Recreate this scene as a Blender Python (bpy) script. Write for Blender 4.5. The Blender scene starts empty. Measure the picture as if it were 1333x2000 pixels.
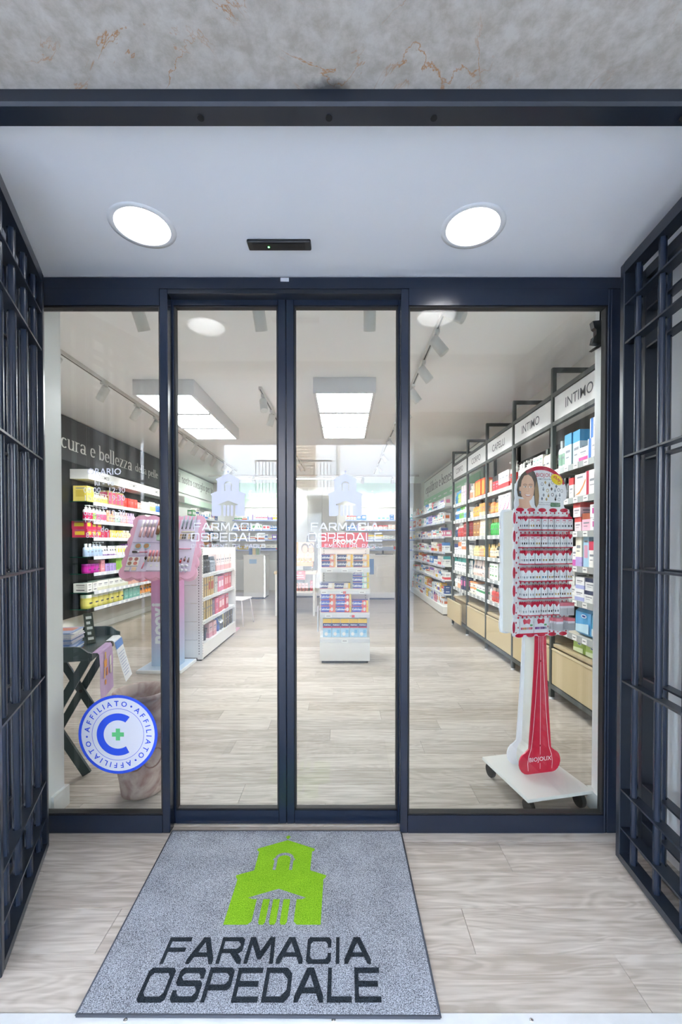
import bpy, math, random
from mathutils import Vector, Matrix

random.seed(7)
D = bpy.data
SC = bpy.context.scene
COL = SC.collection
PI = math.pi
R = math.radians

# ------------------------------------------------------------------ camera
F_PX, PX, HORIZON = 835.0, 672.0, 1060.0
PITCH = math.atan(F_PX / 60000.0)
cam_data = D.cameras.new('camera')
cam = D.objects.new('camera', cam_data)
COL.objects.link(cam)
cam.location = (0, 0, 1.40)
cam.rotation_euler = (PI / 2 - PITCH, 0, 0)
cam_data.sensor_fit = 'AUTO'
cam_data.sensor_width = 36
cam_data.lens = F_PX / 2000 * 36
cam_data.shift_x = (666.5 - PX) / 2000
cam_data.shift_y = (HORIZON + F_PX * math.tan(PITCH) - 1000) / 2000
cam_data.clip_start = 0.02
SC.camera = cam

# ------------------------------------------------------------------ sky, sun, exposure
world = D.worlds.new('world')
SC.world = world
world.use_nodes = True
_n = world.node_tree.nodes
_n.clear()
_sky = _n.new('ShaderNodeTexSky')
_sky.sky_type = 'NISHITA'
_sky.sun_disc = False
_sky.sun_elevation = R(52)
_sky.sun_rotation = R(20)
_sky.dust_density = 2.0
_bg = _n.new('ShaderNodeBackground')
_bg.inputs[1].default_value = 3.65
_out = _n.new('ShaderNodeOutputWorld')
world.node_tree.links.new(_sky.outputs[0], _bg.inputs[0])
world.node_tree.links.new(_bg.outputs[0], _out.inputs[0])

sun_data = D.lights.new('sun', 'SUN')
sun_data.energy = 6.5
sun_data.angle = R(0.6)
sun_data.color = (1.0, 0.97, 0.93)
sun = D.objects.new('sun', sun_data)
COL.objects.link(sun)
sun.rotation_euler = (R(-33), R(8), 0)      # from behind the shop, on to the houses across the street

SC.view_settings.view_transform = 'Standard'
SC.view_settings.look = 'None'
SC.view_settings.exposure = 1.48
SC.view_settings.gamma = 1.0
SC.view_settings.use_curve_mapping = False
SC.cycles.max_bounces = 8
SC.cycles.diffuse_bounces = 4
SC.cycles.glossy_bounces = 4
SC.cycles.transmission_bounces = 6
SC.cycles.transparent_max_bounces = 16
SC.cycles.caustics_reflective = False
SC.cycles.caustics_refractive = False
SC.cycles.sample_clamp_indirect = 6.0
SC.cycles.use_denoising = True

PANEL_E = 8.2        # ceiling panels of the shop
SPOT_W = 42.0        # each track spotlight
DOWN_E = 16.0        # the two porch downlights
LED_E = 4.0

# ------------------------------------------------------------------ materials
def lin(h):
    h = h.lstrip('#')
    c = [int(h[i:i + 2], 16) / 255 for i in (0, 2, 4)]
    return tuple(x / 12.92 if x <= 0.04045 else ((x + 0.055) / 1.055) ** 2.4 for x in c) + (1.0,)

_mats = {}

def nodes(name):
    m = D.materials.new(name)
    m.use_nodes = True
    nt = m.node_tree
    return m, nt, nt.nodes['Principled BSDF']

def M(col, rough=0.5, metal=0.0, var=0.05, scale=6.0, coat=0.0, bump=0.0):
    key = (col, rough, metal, var, scale, coat, bump)
    if key in _mats:
        return _mats[key]
    m, nt, b = nodes('paint_' + col.strip('#'))
    L = nt.links
    tc = nt.nodes.new('ShaderNodeTexCoord')
    nz = nt.nodes.new('ShaderNodeTexNoise')
    nz.inputs['Scale'].default_value = scale
    nz.inputs['Detail'].default_value = 2
    L.new(tc.outputs['Object'], nz.inputs['Vector'])
    mx = nt.nodes.new('ShaderNodeMix')
    mx.data_type = 'RGBA'
    c = lin(col)
    mx.inputs[6].default_value = tuple(min(1, x * (1 - var)) for x in c[:3]) + (1,)
    mx.inputs[7].default_value = tuple(min(1, x * (1 + var)) for x in c[:3]) + (1,)
    L.new(nz.outputs['Fac'], mx.inputs[0])
    L.new(mx.outputs[2], b.inputs['Base Color'])
    b.inputs['Roughness'].default_value = rough
    b.inputs['Metallic'].default_value = metal
    b.inputs['Coat Weight'].default_value = coat
    if bump:
        bp = nt.nodes.new('ShaderNodeBump')
        bp.inputs['Strength'].default_value = bump
        n2 = nt.nodes.new('ShaderNodeTexNoise')
        n2.inputs['Scale'].default_value = scale * 25
        L.new(tc.outputs['Object'], n2.inputs['Vector'])
        L.new(n2.outputs['Fac'], bp.inputs['Height'])
        L.new(bp.outputs['Normal'], b.inputs['Normal'])
    _mats[key] = m
    return m

def EMIT(col, strength):
    key = ('emit', col, strength)
    if key not in _mats:
        m, nt, b = nodes('light_' + col.strip('#'))
        b.inputs['Base Color'].default_value = lin(col)
        b.inputs['Emission Color'].default_value = lin(col)
        b.inputs['Emission Strength'].default_value = strength
        _mats[key] = m
    return _mats[key]

def GLASS(tint='#fafdfc', f0=0.045, name='glass', frost=0.0):
    key = ('glass', tint, f0, frost)
    if key in _mats:
        return _mats[key]
    m = D.materials.new(name)
    m.use_nodes = True
    nt = m.node_tree
    nt.nodes.clear()
    L = nt.links
    lw = nt.nodes.new('ShaderNodeLayerWeight')
    lw.inputs['Blend'].default_value = 0.5
    pw = nt.nodes.new('ShaderNodeMath'); pw.operation = 'POWER'; pw.inputs[1].default_value = 5
    L.new(lw.outputs['Facing'], pw.inputs[0])
    ma = nt.nodes.new('ShaderNodeMath'); ma.operation = 'MULTIPLY_ADD'
    ma.inputs[1].default_value = 1 - f0; ma.inputs[2].default_value = f0
    L.new(pw.outputs[0], ma.inputs[0])
    tr = nt.nodes.new('ShaderNodeBsdfTransparent'); tr.inputs[0].default_value = lin(tint)
    gl = nt.nodes.new('ShaderNodeBsdfGlossy'); gl.inputs['Roughness'].default_value = 0.0
    mix = nt.nodes.new('ShaderNodeMixShader')
    L.new(ma.outputs[0], mix.inputs[0]); L.new(tr.outputs[0], mix.inputs[1]); L.new(gl.outputs[0], mix.inputs[2])
    out = nt.nodes.new('ShaderNodeOutputMaterial')
    L.new(mix.outputs[0], out.inputs[0])
    _mats[key] = m
    return m

def WOOD(name, light, dark, board=False):
    m, nt, b = nodes(name)
    L = nt.links
    N = nt.nodes.new
    tc = N('ShaderNodeTexCoord')
    oi = N('ShaderNodeObjectInfo')
    mp = N('ShaderNodeMapping')
    mp.inputs['Scale'].default_value = (1.0, 6.5, 1.0)
    L.new(tc.outputs['Object'], mp.inputs['Vector'])
    ml = N('ShaderNodeMath'); ml.operation = 'MULTIPLY'; ml.inputs[1].default_value = 37.0
    L.new(oi.outputs['Random'], ml.inputs[0])
    cb = N('ShaderNodeCombineXYZ')
    for i in range(3):
        L.new(ml.outputs[0], cb.inputs[i])
    ad = N('ShaderNodeVectorMath'); ad.operation = 'ADD'
    L.new(mp.outputs[0], ad.inputs[0]); L.new(cb.outputs[0], ad.inputs[1])
    base = ad.outputs[0]
    # slow figure that the rings follow
    n1 = N('ShaderNodeTexNoise'); n1.inputs['Scale'].default_value = 1.5; n1.inputs['Detail'].default_value = 2; n1.inputs['Distortion'].default_value = 0.9
    L.new(base, n1.inputs['Vector'])
    mm = N('ShaderNodeMath'); mm.operation = 'MULTIPLY'; mm.inputs[1].default_value = 60
    L.new(n1.outputs['Fac'], mm.inputs[0])
    sn = N('ShaderNodeMath'); sn.operation = 'SINE'
    L.new(mm.outputs[0], sn.inputs[0])
    # fine fibre
    mp2 = N('ShaderNodeMapping'); mp2.inputs['Scale'].default_value = (4, 9, 1)
    L.new(base, mp2.inputs['Vector'])
    n2 = N('ShaderNodeTexNoise'); n2.inputs['Scale'].default_value = 1.0; n2.inputs['Detail'].default_value = 4
    L.new(mp2.outputs[0], n2.inputs['Vector'])
    f = N('ShaderNodeMath'); f.operation = 'MULTIPLY_ADD'; f.inputs[1].default_value = 0.07; f.inputs[2].default_value = 0.0
    L.new(sn.outputs[0], f.inputs[0])
    g = N('ShaderNodeMath'); g.operation = 'MULTIPLY_ADD'; g.inputs[1].default_value = 0.85
    L.new(n2.outputs['Fac'], g.inputs[0]); L.new(f.outputs[0], g.inputs[2])
    h = N('ShaderNodeMath'); h.operation = 'MULTIPLY_ADD'; h.inputs[1].default_value = 0.22
    L.new(oi.outputs['Random'], h.inputs[0]); L.new(g.outputs[0], h.inputs[2])
    fac = h.outputs[0]
    if board:     # many boards in one surface: a brick pattern stands in for separate ones
        br = N('ShaderNodeTexBrick')
        br.inputs['Scale'].default_value = 1.0
        br.inputs['Mortar Size'].default_value = 0.002
        br.inputs['Brick Width'].default_value = 1.3
        br.inputs['Row Height'].default_value = 0.183
        br.inputs['Color1'].default_value = (0.0, 0, 0, 1); br.inputs['Color2'].default_value = (0.28, .28, .28, 1)
        br.inputs['Mortar'].default_value = (-0.2, -.2, -.2, 1)
        L.new(tc.outputs['Object'], br.inputs['Vector'])
        k = N('ShaderNodeMath'); k.operation = 'ADD'
        L.new(fac, k.inputs[0]); L.new(br.outputs['Color'], k.inputs[1])
        fac = k.outputs[0]
    cr = N('ShaderNodeValToRGB')
    cr.color_ramp.elements[0].position = 0.36; cr.color_ramp.elements[0].color = lin(dark)
    cr.color_ramp.elements[1].position = 0.72; cr.color_ramp.elements[1].color = lin(light)
    L.new(fac, cr.inputs[0])
    L.new(cr.outputs[0], b.inputs['Base Color'])
    b.inputs['Roughness'].default_value = 0.42
    bp = N('ShaderNodeBump'); bp.inputs['Strength'].default_value = 0.02
    L.new(n2.outputs['Fac'], bp.inputs['Height']); L.new(bp.outputs[0], b.inputs['Normal'])
    return m

def STONE():
    m, nt, b = nodes('veined_limestone')
    L = nt.links; N = nt.nodes.new
    tc = N('ShaderNodeTexCoord')
    n0 = N('ShaderNodeTexNoise'); n0.inputs['Scale'].default_value = 24; n0.inputs['Detail'].default_value = 8; n0.inputs['Roughness'].default_value = .65
    n0.inputs['Distortion'].default_value = .15
    L.new(tc.outputs['Object'], n0.inputs['Vector'])
    cr = N('ShaderNodeValToRGB'); e = cr.color_ramp.elements
    e[0].position = .36; e[0].color = lin('#a59e94'); e[1].position = .64; e[1].color = lin('#bfbbb5')
    L.new(n0.outputs['Fac'], cr.inputs[0])
    # thin rusty veins: where a distorted noise crosses its middle value, and only in places
    n1 = N('ShaderNodeTexNoise'); n1.inputs['Scale'].default_value = 2.4; n1.inputs['Detail'].default_value = 7; n1.inputs['Roughness'].default_value = .62; n1.inputs['Distortion'].default_value = .9
    mp = N('ShaderNodeMapping'); mp.inputs['Location'].default_value = (3.1, 1.7, 0.4)
    L.new(tc.outputs['Object'], mp.inputs['Vector']); L.new(mp.outputs[0], n1.inputs['Vector'])
    s = N('ShaderNodeMath'); s.operation = 'SUBTRACT'; s.inputs[1].default_value = .52
    L.new(n1.outputs['Fac'], s.inputs[0])
    a = N('ShaderNodeMath'); a.operation = 'ABSOLUTE'; L.new(s.outputs[0], a.inputs[0])
    c = N('ShaderNodeMapRange'); c.inputs[1].default_value = 0; c.inputs[2].default_value = .008; c.inputs[3].default_value = 1; c.inputs[4].default_value = 0
    L.new(a.outputs[0], c.inputs[0])
    n3 = N('ShaderNodeTexNoise'); n3.inputs['Scale'].default_value = 3.3; n3.inputs['Detail'].default_value = 3
    L.new(tc.outputs['Object'], n3.inputs['Vector'])
    c3 = N('ShaderNodeMapRange'); c3.inputs[1].default_value = .52; c3.inputs[2].default_value = .64
    L.new(n3.outputs['Fac'], c3.inputs[0])
    mu = N('ShaderNodeMath'); mu.operation = 'MULTIPLY'; L.new(c.outputs[0], mu.inputs[0]); L.new(c3.outputs[0], mu.inputs[1])
    mx = N('ShaderNodeMix'); mx.data_type = 'RGBA'; mx.inputs[7].default_value = lin('#a87a4c')
    L.new(mu.outputs[0], mx.inputs[0]); L.new(cr.outputs[0], mx.inputs[6])
    # the soot stain above the middle of the beam
    sp = N('ShaderNodeVectorMath'); sp.operation = 'DISTANCE'; sp.inputs[1].default_value = (-0.045, 1.19, 2.64)
    sc = N('ShaderNodeMapping'); sc.inputs['Scale'].default_value = (0.6, 1, 1); sc.inputs['Location'].default_value = (-0.018, 0, 0)
    L.new(tc.outputs['Object'], sc.inputs['Vector']); L.new(sc.outputs[0], sp.inputs[0])
    na = N('ShaderNodeMath'); na.operation = 'MULTIPLY_ADD'; na.inputs[1].default_value = .03
    L.new(n0.outputs['Fac'], na.inputs[0]); L.new(sp.outputs['Value'], na.inputs[2])
    c4 = N('ShaderNodeMapRange'); c4.inputs[1].default_value = .028; c4.inputs[2].default_value = .055; c4.inputs[3].default_value = .8; c4.inputs[4].default_value = 0
    L.new(na.outputs[0], c4.inputs[0])
    m2 = N('ShaderNodeMix'); m2.data_type = 'RGBA'; m2.inputs[7].default_value = lin('#22242a')
    L.new(c4.outputs[0], m2.inputs[0]); L.new(mx.outputs[2], m2.inputs[6])
    L.new(m2.outputs[2], b.inputs['Base Color'])
    b.inputs['Roughness'].default_value = .6
    bp = N('ShaderNodeBump'); bp.inputs['Strength'].default_value = .12
    L.new(n0.outputs['Fac'], bp.inputs['Height']); L.new(bp.outputs[0], b.inputs['Normal'])
    return m

def PILE(name, lo, hi, mid=None):
    m, nt, b = nodes(name)
    L = nt.links; N = nt.nodes.new
    tc = N('ShaderNodeTexCoord')
    n = N('ShaderNodeTexNoise'); n.inputs['Scale'].default_value = 330; n.inputs['Detail'].default_value = 2; n.inputs['Roughness'].default_value = .7
    L.new(tc.outputs['Object'], n.inputs['Vector'])
    n2 = N('ShaderNodeTexNoise'); n2.inputs['Scale'].default_value = 9; n2.inputs['Detail'].default_value = 3
    L.new(tc.outputs['Object'], n2.inputs['Vector'])
    k = N('ShaderNodeMath'); k.operation = 'MULTIPLY_ADD'; k.inputs[1].default_value = .12
    L.new(n2.outputs['Fac'], k.inputs[0]); L.new(n.outputs['Fac'], k.inputs[2])
    cr = N('ShaderNodeValToRGB'); e = cr.color_ramp.elements
    e[0].position = .40; e[0].color = lin(lo); e[1].position = .72; e[1].color = lin(hi)
    L.new(k.outputs[0], cr.inputs[0]); L.new(cr.outputs[0], b.inputs['Base Color'])
    b.inputs['Roughness'].default_value = .95
    b.inputs['Specular IOR Level'].default_value = .1
    bp = N('ShaderNodeBump'); bp.inputs['Strength'].default_value = .5; bp.inputs['Distance'].default_value = .004
    L.new(n.outputs['Fac'], bp.inputs['Height']); L.new(bp.outputs[0], b.inputs['Normal'])
    return m

def RAMPZ(name, stops, rough=.4):
    """A print that runs from one colour to another up the object."""
    m, nt, b = nodes(name)
    L = nt.links; N = nt.nodes.new
    tc = N('ShaderNodeTexCoord'); sx = N('ShaderNodeSeparateXYZ')
    L.new(tc.outputs['Object'], sx.inputs[0])
    cr = N('ShaderNodeValToRGB'); e = cr.color_ramp.elements
    while len(e) < len(stops):
        e.new(.5)
    for i, (p, c) in enumerate(stops):
        e[i].position = p; e[i].color = lin(c)
    L.new(sx.outputs[2], cr.inputs[0]); L.new(cr.outputs[0], b.inputs['Base Color'])
    b.inputs['Roughness'].default_value = rough
    return m

def CLAY():
    m, nt, b = nodes('weathered_terracotta')
    L = nt.links; N = nt.nodes.new
    tc = N('ShaderNodeTexCoord')
    n = N('ShaderNodeTexNoise'); n.inputs['Scale'].default_value = 7; n.inputs['Detail'].default_value = 6; n.inputs['Distortion'].default_value = 1.5
    L.new(tc.outputs['Object'], n.inputs['Vector'])
    cr = N('ShaderNodeValToRGB'); e = cr.color_ramp.elements
    e[0].position = .38; e[0].color = lin('#cdbbb4'); e[1].position = .64; e[1].color = lin('#a1807a')
    L.new(n.outputs['Fac'], cr.inputs[0]); L.new(cr.outputs[0], b.inputs['Base Color'])
    b.inputs['Roughness'].default_value = .85
    bp = N('ShaderNodeBump'); bp.inputs['Strength'].default_value = .3
    L.new(n.outputs['Fac'], bp.inputs['Height']); L.new(bp.outputs[0], b.inputs['Normal'])
    return m

WHITE = M('#e9e8e4', .55, var=.015, scale=2)
CEIL = M('#fafbfc', .7, var=.015, scale=2)
GLOSSW = M('#eeeeec', .3, var=.01)
NAVY = M('#162031', .24, var=.06, scale=3)
NAVYD = M('#171e29', .30, var=.05)
BLACKM = M('#17191b', .45)
RUBBER = M('#0d0e10', .6)
STEEL = M('#e2e4e6', .5, .2, var=.08, scale=20)
CHROME = M('#d9dadc', .12, 1.0)
GRAPH = M('#4a4f4e', .45, .0, var=.06)
BEIGE = M('#c6b48f', .5, var=.03)
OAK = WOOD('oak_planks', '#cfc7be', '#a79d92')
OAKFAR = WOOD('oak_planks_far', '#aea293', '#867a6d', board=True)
LIME = STONE()
GLASSM = GLASS()
ACRYL = GLASS('#f2f5f4', .05, 'clear_acrylic')
TEAL = GLASS('#9fc9bd', .06, 'green_edged_glass')

# ------------------------------------------------------------------ mesh building
class MB:
    def __init__(s):
        s.v = []; s.f = []; s.mi = []; s.mats = []; s.smooth = []
    def m(s, mat):
        if mat not in s.mats:
            s.mats.append(mat)
        return s.mats.index(mat)
    def add(s, vs, fs, mat, smooth=False, T=None):
        o = len(s.v); k = s.m(mat)
        s.v += [tuple(T @ Vector(p)) if T else tuple(p) for p in vs]
        for f in fs:
            s.f.append([i + o for i in f]); s.mi.append(k); s.smooth.append(smooth)
        return s
    def box(s, x0, x1, y0, y1, z0, z1, mat, T=None):
        vs = [(x, y, z) for z in (z0, z1) for y in (y0, y1) for x in (x0, x1)]
        return s.add(vs, [(0, 2, 3, 1), (4, 5, 7, 6), (0, 1, 5, 4), (2, 6, 7, 3), (0, 4, 6, 2), (1, 3, 7, 5)], mat, T=T)
    def bev(s, x0, x1, y0, y1, z0, z1, b, mat, T=None):
        """box with chamfered vertical and top edges"""
        vs = []
        def ring(i, z):
            q = [(x0 + i, y0 + b), (x0 + b, y0 + i), (x1 - b, y0 + i), (x1 - i, y0 + b), (x1 - i, y1 - b), (x1 - b, y1 - i), (x0 + b, y1 - i), (x0 + i, y1 - b)]
            return [(x, y, z) for x, y in q]
        vs = ring(b * .6, z0) + ring(0, z0 + b) + ring(0, z1 - b) + ring(b * .6, z1)
        fs = [tuple(range(7, -1, -1)), tuple(range(24, 32))]
        for r in range(3):
            for i in range(8):
                j = (i + 1) % 8
                fs.append((r * 8 + i, r * 8 + j, r * 8 + 8 + j, r * 8 + 8 + i))
        return s.add(vs, fs, mat, T=T)
    def prism(s, poly, a0, a1, mat, plane='xz', T=None, smooth=False):
        """poly (2D) pushed from a0 to a1 along the third axis"""
        def P(p, a):
            return {'xz': (p[0], a, p[1]), 'xy': (p[0], p[1], a), 'yz': (a, p[0], p[1])}[plane]
        n = len(poly)
        vs = [P(p, a0) for p in poly] + [P(p, a1) for p in poly]
        fs = [tuple(range(n)), tuple(range(2 * n - 1, n - 1, -1))] + [(i, i + n, (i + 1) % n + n, (i + 1) % n) for i in range(n)]
        return s.add(vs, fs, mat, smooth, T)
    def lathe(s, prof, n, mat, cx=0, cy=0, T=None, smooth=True, caps=True):
        vs = []; fs = []
        for r, z in prof:
            for i in range(n):
                a = 2 * PI * i / n
                vs.append((cx + r * math.cos(a), cy + r * math.sin(a), z))
        for k in range(len(prof) - 1):
            for i in range(n):
                j = (i + 1) % n
                fs.append((k * n + i, k * n + j, k * n + n + j, k * n + n + i))
        s.add(vs, fs, mat, smooth, T)
        if caps:
            if prof[0][0] > 1e-5: s.add([v for v in vs[:n]], [tuple(range(n - 1, -1, -1))], mat, False, T)
            if prof[-1][0] > 1e-5: s.add([v for v in vs[-n:]], [tuple(range(n))], mat, False, T)
        return s
    def tube(s, pts, r, mat, n=8, T=None, closed=False):
        pts = [Vector(p) for p in pts]
        rs = r if isinstance(r, (list, tuple)) else [r] * len(pts)
        vs = []; fs = []
        up = None
        for i, p in enumerate(pts):
            a = pts[max(0, i - 1)]; b = pts[min(len(pts) - 1, i + 1)]
            d = (b - a).normalized()
            if up is None or abs(up.dot(d)) > .97:
                up = Vector((0, 0, 1)) if abs(d.z) < .9 else Vector((1, 0, 0))
            x = d.cross(up).normalized(); y = x.cross(d).normalized(); up = y
            for k in range(n):
                t = 2 * PI * k / n
                vs.append(p + (x * math.cos(t) + y * math.sin(t)) * rs[i])
        for i in range(len(pts) - 1):
            for k in range(n):
                j = (k + 1) % n
                fs.append((i * n + k, i * n + j, i * n + n + j, i * n + n + k))
        fs.append(tuple(range(n - 1, -1, -1))); fs.append(tuple(range(len(vs) - n, len(vs))))
        return s.add(vs, fs, mat, True, T)
    def flat(s, geo, o, mat, plane='f', sx=1, sy=1, T=None):
        """2D geometry (verts, faces) laid into a plane: f faces -y, u faces up"""
        v, f = geo
        lift = [0.0] * len(v)
        if sum(len(q) for q in f) == len(v):
            for k, q in enumerate(f):
                for i in q:
                    lift[i] = (k % 24) * 2.5e-5
        if plane == 'f':
            vs = [(o[0] + p[0] * sx, o[1] - e, o[2] + p[1] * sy) for p, e in zip(v, lift)]
        else:
            vs = [(o[0] + p[0] * sx, o[1] + p[1] * sy, o[2] + e) for p, e in zip(v, lift)]
        return s.add(vs, f, mat, False, T)
    def mesh(s, name):
        me = D.meshes.new(name)
        me.from_pydata(s.v, [], s.f)
        for m in s.mats:
            me.materials.append(m)
        me.polygons.foreach_set('material_index', s.mi)
        me.polygons.foreach_set('use_smooth', s.smooth)
        me.update()
        return me
    def obj(s, name, parent=None, **kw):
        return link(name, s.mesh(name), parent, **kw)

def link(name, me, parent=None, loc=None, rz=None, mat=None):
    o = D.objects.new(name, me)
    COL.objects.link(o)
    if parent is not None:
        o.parent = parent
    if loc is not None:
        o.location = loc
    if rz is not None:
        o.rotation_euler = (0, 0, rz)
    return o

def thing(name, label, cat, loc=(0, 0, 0), rz=0.0, group=None, me=None):
    o = link(name, me, None, loc, rz)
    o['label'] = label; o['category'] = cat
    if group: o['group'] = group
    return o

def struct(o):
    o['kind'] = 'structure'
    return o

def BX(*a):
    return MB().box(*a)

# ------------------------------------------------------------------ 2D shapes and lettering
def hull(pts):
    pts = sorted(set((round(x, 6), round(y, 6)) for x, y in pts))
    def half(ps):
        h = []
        for p in ps:
            while len(h) > 1 and (h[-1][0] - h[-2][0]) * (p[1] - h[-2][1]) - (h[-1][1] - h[-2][1]) * (p[0] - h[-2][0]) <= 0:
                h.pop()
            h.append(p)
        return h[:-1]
    return half(pts) + half(pts[::-1])

def arc(cx, cy, rx, ry, a0, a1, n=9):
    return [(cx + rx * math.cos(R(a0 + (a1 - a0) * i / n)), cy + ry * math.sin(R(a0 + (a1 - a0) * i / n))) for i in range(n + 1)]

def circ(cx, cy, r, n=20, ry=None):
    return [(cx + r * math.cos(2 * PI * i / n), cy + (ry or r) * math.sin(2 * PI * i / n)) for i in range(n)]

def poly(p):
    return (list(p), [tuple(range(len(p)))])

def strokes(paths, nw, nh):
    """sweep a nib nw wide and nh high along each path"""
    v = []; f = []
    nib = [(-nw / 2, -nh / 2), (nw / 2, -nh / 2), (nw / 2, nh / 2), (-nw / 2, nh / 2)]
    for p in paths:
        for a, b in zip(p, p[1:]):
            h = hull([(q[0] + c[0], q[1] + c[1]) for q in (a, b) for c in nib])
            f.append(tuple(range(len(v), len(v) + len(h)))); v += h
    return v, f

SERIF = {
    'a': (.60, [arc(.28, .72, .19, .25, 165, 0, 6) + [(.47, .08), (.56, .03)], arc(.27, .27, .19, .24, 0, 360, 12)]),
    'b': (.62, [[(.1, .02), (.1, 1.55), (.03, 1.55)], arc(.33, .5, .21, .46, 0, 360, 14)]),
    'c': (.56, [arc(.31, .5, .22, .46, 48, 312, 12)]),
    'd': (.64, [[(.52, .02), (.52, 1.55), (.44, 1.55)], arc(.29, .5, .21, .46, 0, 360, 14), [(.5, .02), (.6, .02)]]),
    'e': (.56, [[(.1, .54), (.5, .54)], arc(.3, .5, .21, .46, 5, 312, 13)]),
    'f': (.42, [[(.17, .02), (.17, 1.2)] + arc(.32, 1.2, .15, .33, 180, 50, 5), [(.04, .96), (.36, .96)], [(.08, .02), (.28, .02)]]),
    'g': (.60, [arc(.28, .55, .2, .41, 0, 360, 12), [(.5, .98), (.5, -.2)] + arc(.29, -.2, .21, .27, 0, -155, 6)]),
    'i': (.28, [[(.14, .02), (.14, .97), (.06, .97)], [(.14, 1.33), (.14, 1.4)], [(.04, .02), (.24, .02)]]),
    'l': (.28, [[(.14, .02), (.14, 1.55), (.06, 1.55)], [(.04, .02), (.24, .02)]]),
    'm': (.98, [[(.12, .02), (.12, .97), (.04, .97)], [(.12, .7)] + arc(.31, .72, .18, .24, 170, 0, 6) + [(.49, .02)], [(.49, .7)] + arc(.68, .72, .18, .24, 170, 0, 6) + [(.86, .02)], [(.03, .02), (.22, .02)], [(.4, .02), (.58, .02)], [(.77, .02), (.96, .02)]]),
    'n': (.64, [[(.12, .02), (.12, .97), (.04, .97)], [(.12, .7)] + arc(.33, .72, .19, .24, 170, 0, 6) + [(.52, .02)], [(.03, .02), (.22, .02)], [(.43, .02), (.62, .02)]]),
    'o': (.62, [arc(.31, .5, .23, .46, 0, 360, 16)]),
    'p': (.64, [[(.12, -.5), (.12, .97), (.04, .97)], arc(.34, .5, .21, .46, 0, 360, 14), [(.03, -.5), (.23, -.5)]]),
    'q': (.64, [[(.52, -.5), (.52, .97)], arc(.29, .5, .21, .46, 0, 360, 14), [(.42, -.5), (.62, -.5)]]),
    'r': (.44, [[(.12, .02), (.12, .97), (.04, .97)], [(.12, .66)] + arc(.3, .72, .17, .24, 160, 60, 4), [(.03, .02), (.24, .02)]]),
    's': (.50, [[(.4, .8), (.34, .94), (.22, .97), (.1, .86), (.11, .68), (.27, .53), (.4, .38), (.42, .16), (.3, .03), (.16, .04), (.07, .2)]]),
    't': (.40, [[(.16, 1.3), (.16, .2)] + arc(.28, .2, .12, .18, 180, 300, 4), [(.03, .97), (.36, .97)]]),
    'u': (.64, [[(.04, .97), (.12, .97), (.12, .28)] + arc(.31, .28, .19, .26, 180, 340, 6), [(.44, .97), (.52, .97), (.52, .02), (.6, .02)]]),
    'z': (.54, [[(.08, .96), (.46, .96), (.08, .03), (.48, .03)]]),
}
_rr = [(1, .8), (1, .88), (.88, 1), (.12, 1), (0, .88), (0, .12), (.12, 0), (.88, 0), (1, .12), (1, .2)]
TECH = {
    'F': (1.0, [[(0, 0), (0, 1), (.92, 1)], [(0, .52), (.8, .52)]]),
    'A': (1.2, [[(0, 0), (.47, 1), (.6, 1), (1.08, 0)], [(.15, .3), (.93, .3)]]),
    'R': (1.1, [[(0, 0), (0, 1), (.82, 1), (.95, .88), (.95, .58), (.82, .46), (0, .46)], [(.55, .46), (1, 0)]]),
    'M': (1.3, [[(0, 0), (.08, 1), (.16, 1), (.6, .2), (1.04, 1), (1.12, 1), (1.2, 0)]]),
    'C': (1.12, [[(1, .72)] + _rr[1:9] + [(1, .28)]]),
    'I': (.28, [[(.08, 0), (.08, 1)]]),
    'O': (1.2, [[(.12, 0), (.92, 0), (1.04, .12), (1.04, .88), (.92, 1), (.12, 1), (0, .88), (0, .12), (.12, 0)]]),
    'S': (1.12, [[(1, .8), (1, .88), (.88, 1), (.12, 1), (0, .88), (0, .66), (.12, .54), (.88, .54), (1, .42), (1, .12), (.88, 0), (.12, 0), (0, .12), (0, .2)]]),
    'P': (1.08, [[(0, 0), (0, 1), (.82, 1), (.96, .88), (.96, .52), (.82, .4), (0, .4)]]),
    'E': (1.06, [[(.95, 1), (0, 1), (0, 0), (.95, 0)], [(0, .52), (.85, .52)]]),
    'D': (1.16, [[(0, 0), (0, 1), (.78, 1), (1.02, .78), (1.02, .22), (.78, 0), (0, 0)]]),
    'L': (.98, [[(0, 1), (0, 0), (.88, 0)]]),
    'N': (1.15, [[(0, 0), (0, 1), (1, 0), (1, 1)]]),
    'T': (1.0, [[(0, 1), (.92, 1)], [(.46, 1), (.46, 0)]]),
    '.': (.3, [[(.06, 0), (.06, .04)]]),
}

def script(s, font, nw, nh, track=.1, space=.35):
    """whole words as 2D geometry; height 1 is the x-height (serif) or cap height (tech). Returns geometry, width"""
    V = []; Fc = []; x = 0
    for ch in s:
        if ch == ' ':
            x += space; continue
        w, paths = font[ch]
        v, f = strokes(paths, nw, nh)
        o = len(V)
        V += [(a + x, b) for a, b in v]; Fc += [tuple(i + o for i in q) for q in f]
        x += w + track
    return (V, Fc), x - track

def fit(s, font, width, height, nw, nh, track=.1, space=.35):
    (v, f), w = script(s, font, nw, nh, track, space)
    return [(a * width / w, b * height) for a, b in v], f

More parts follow.
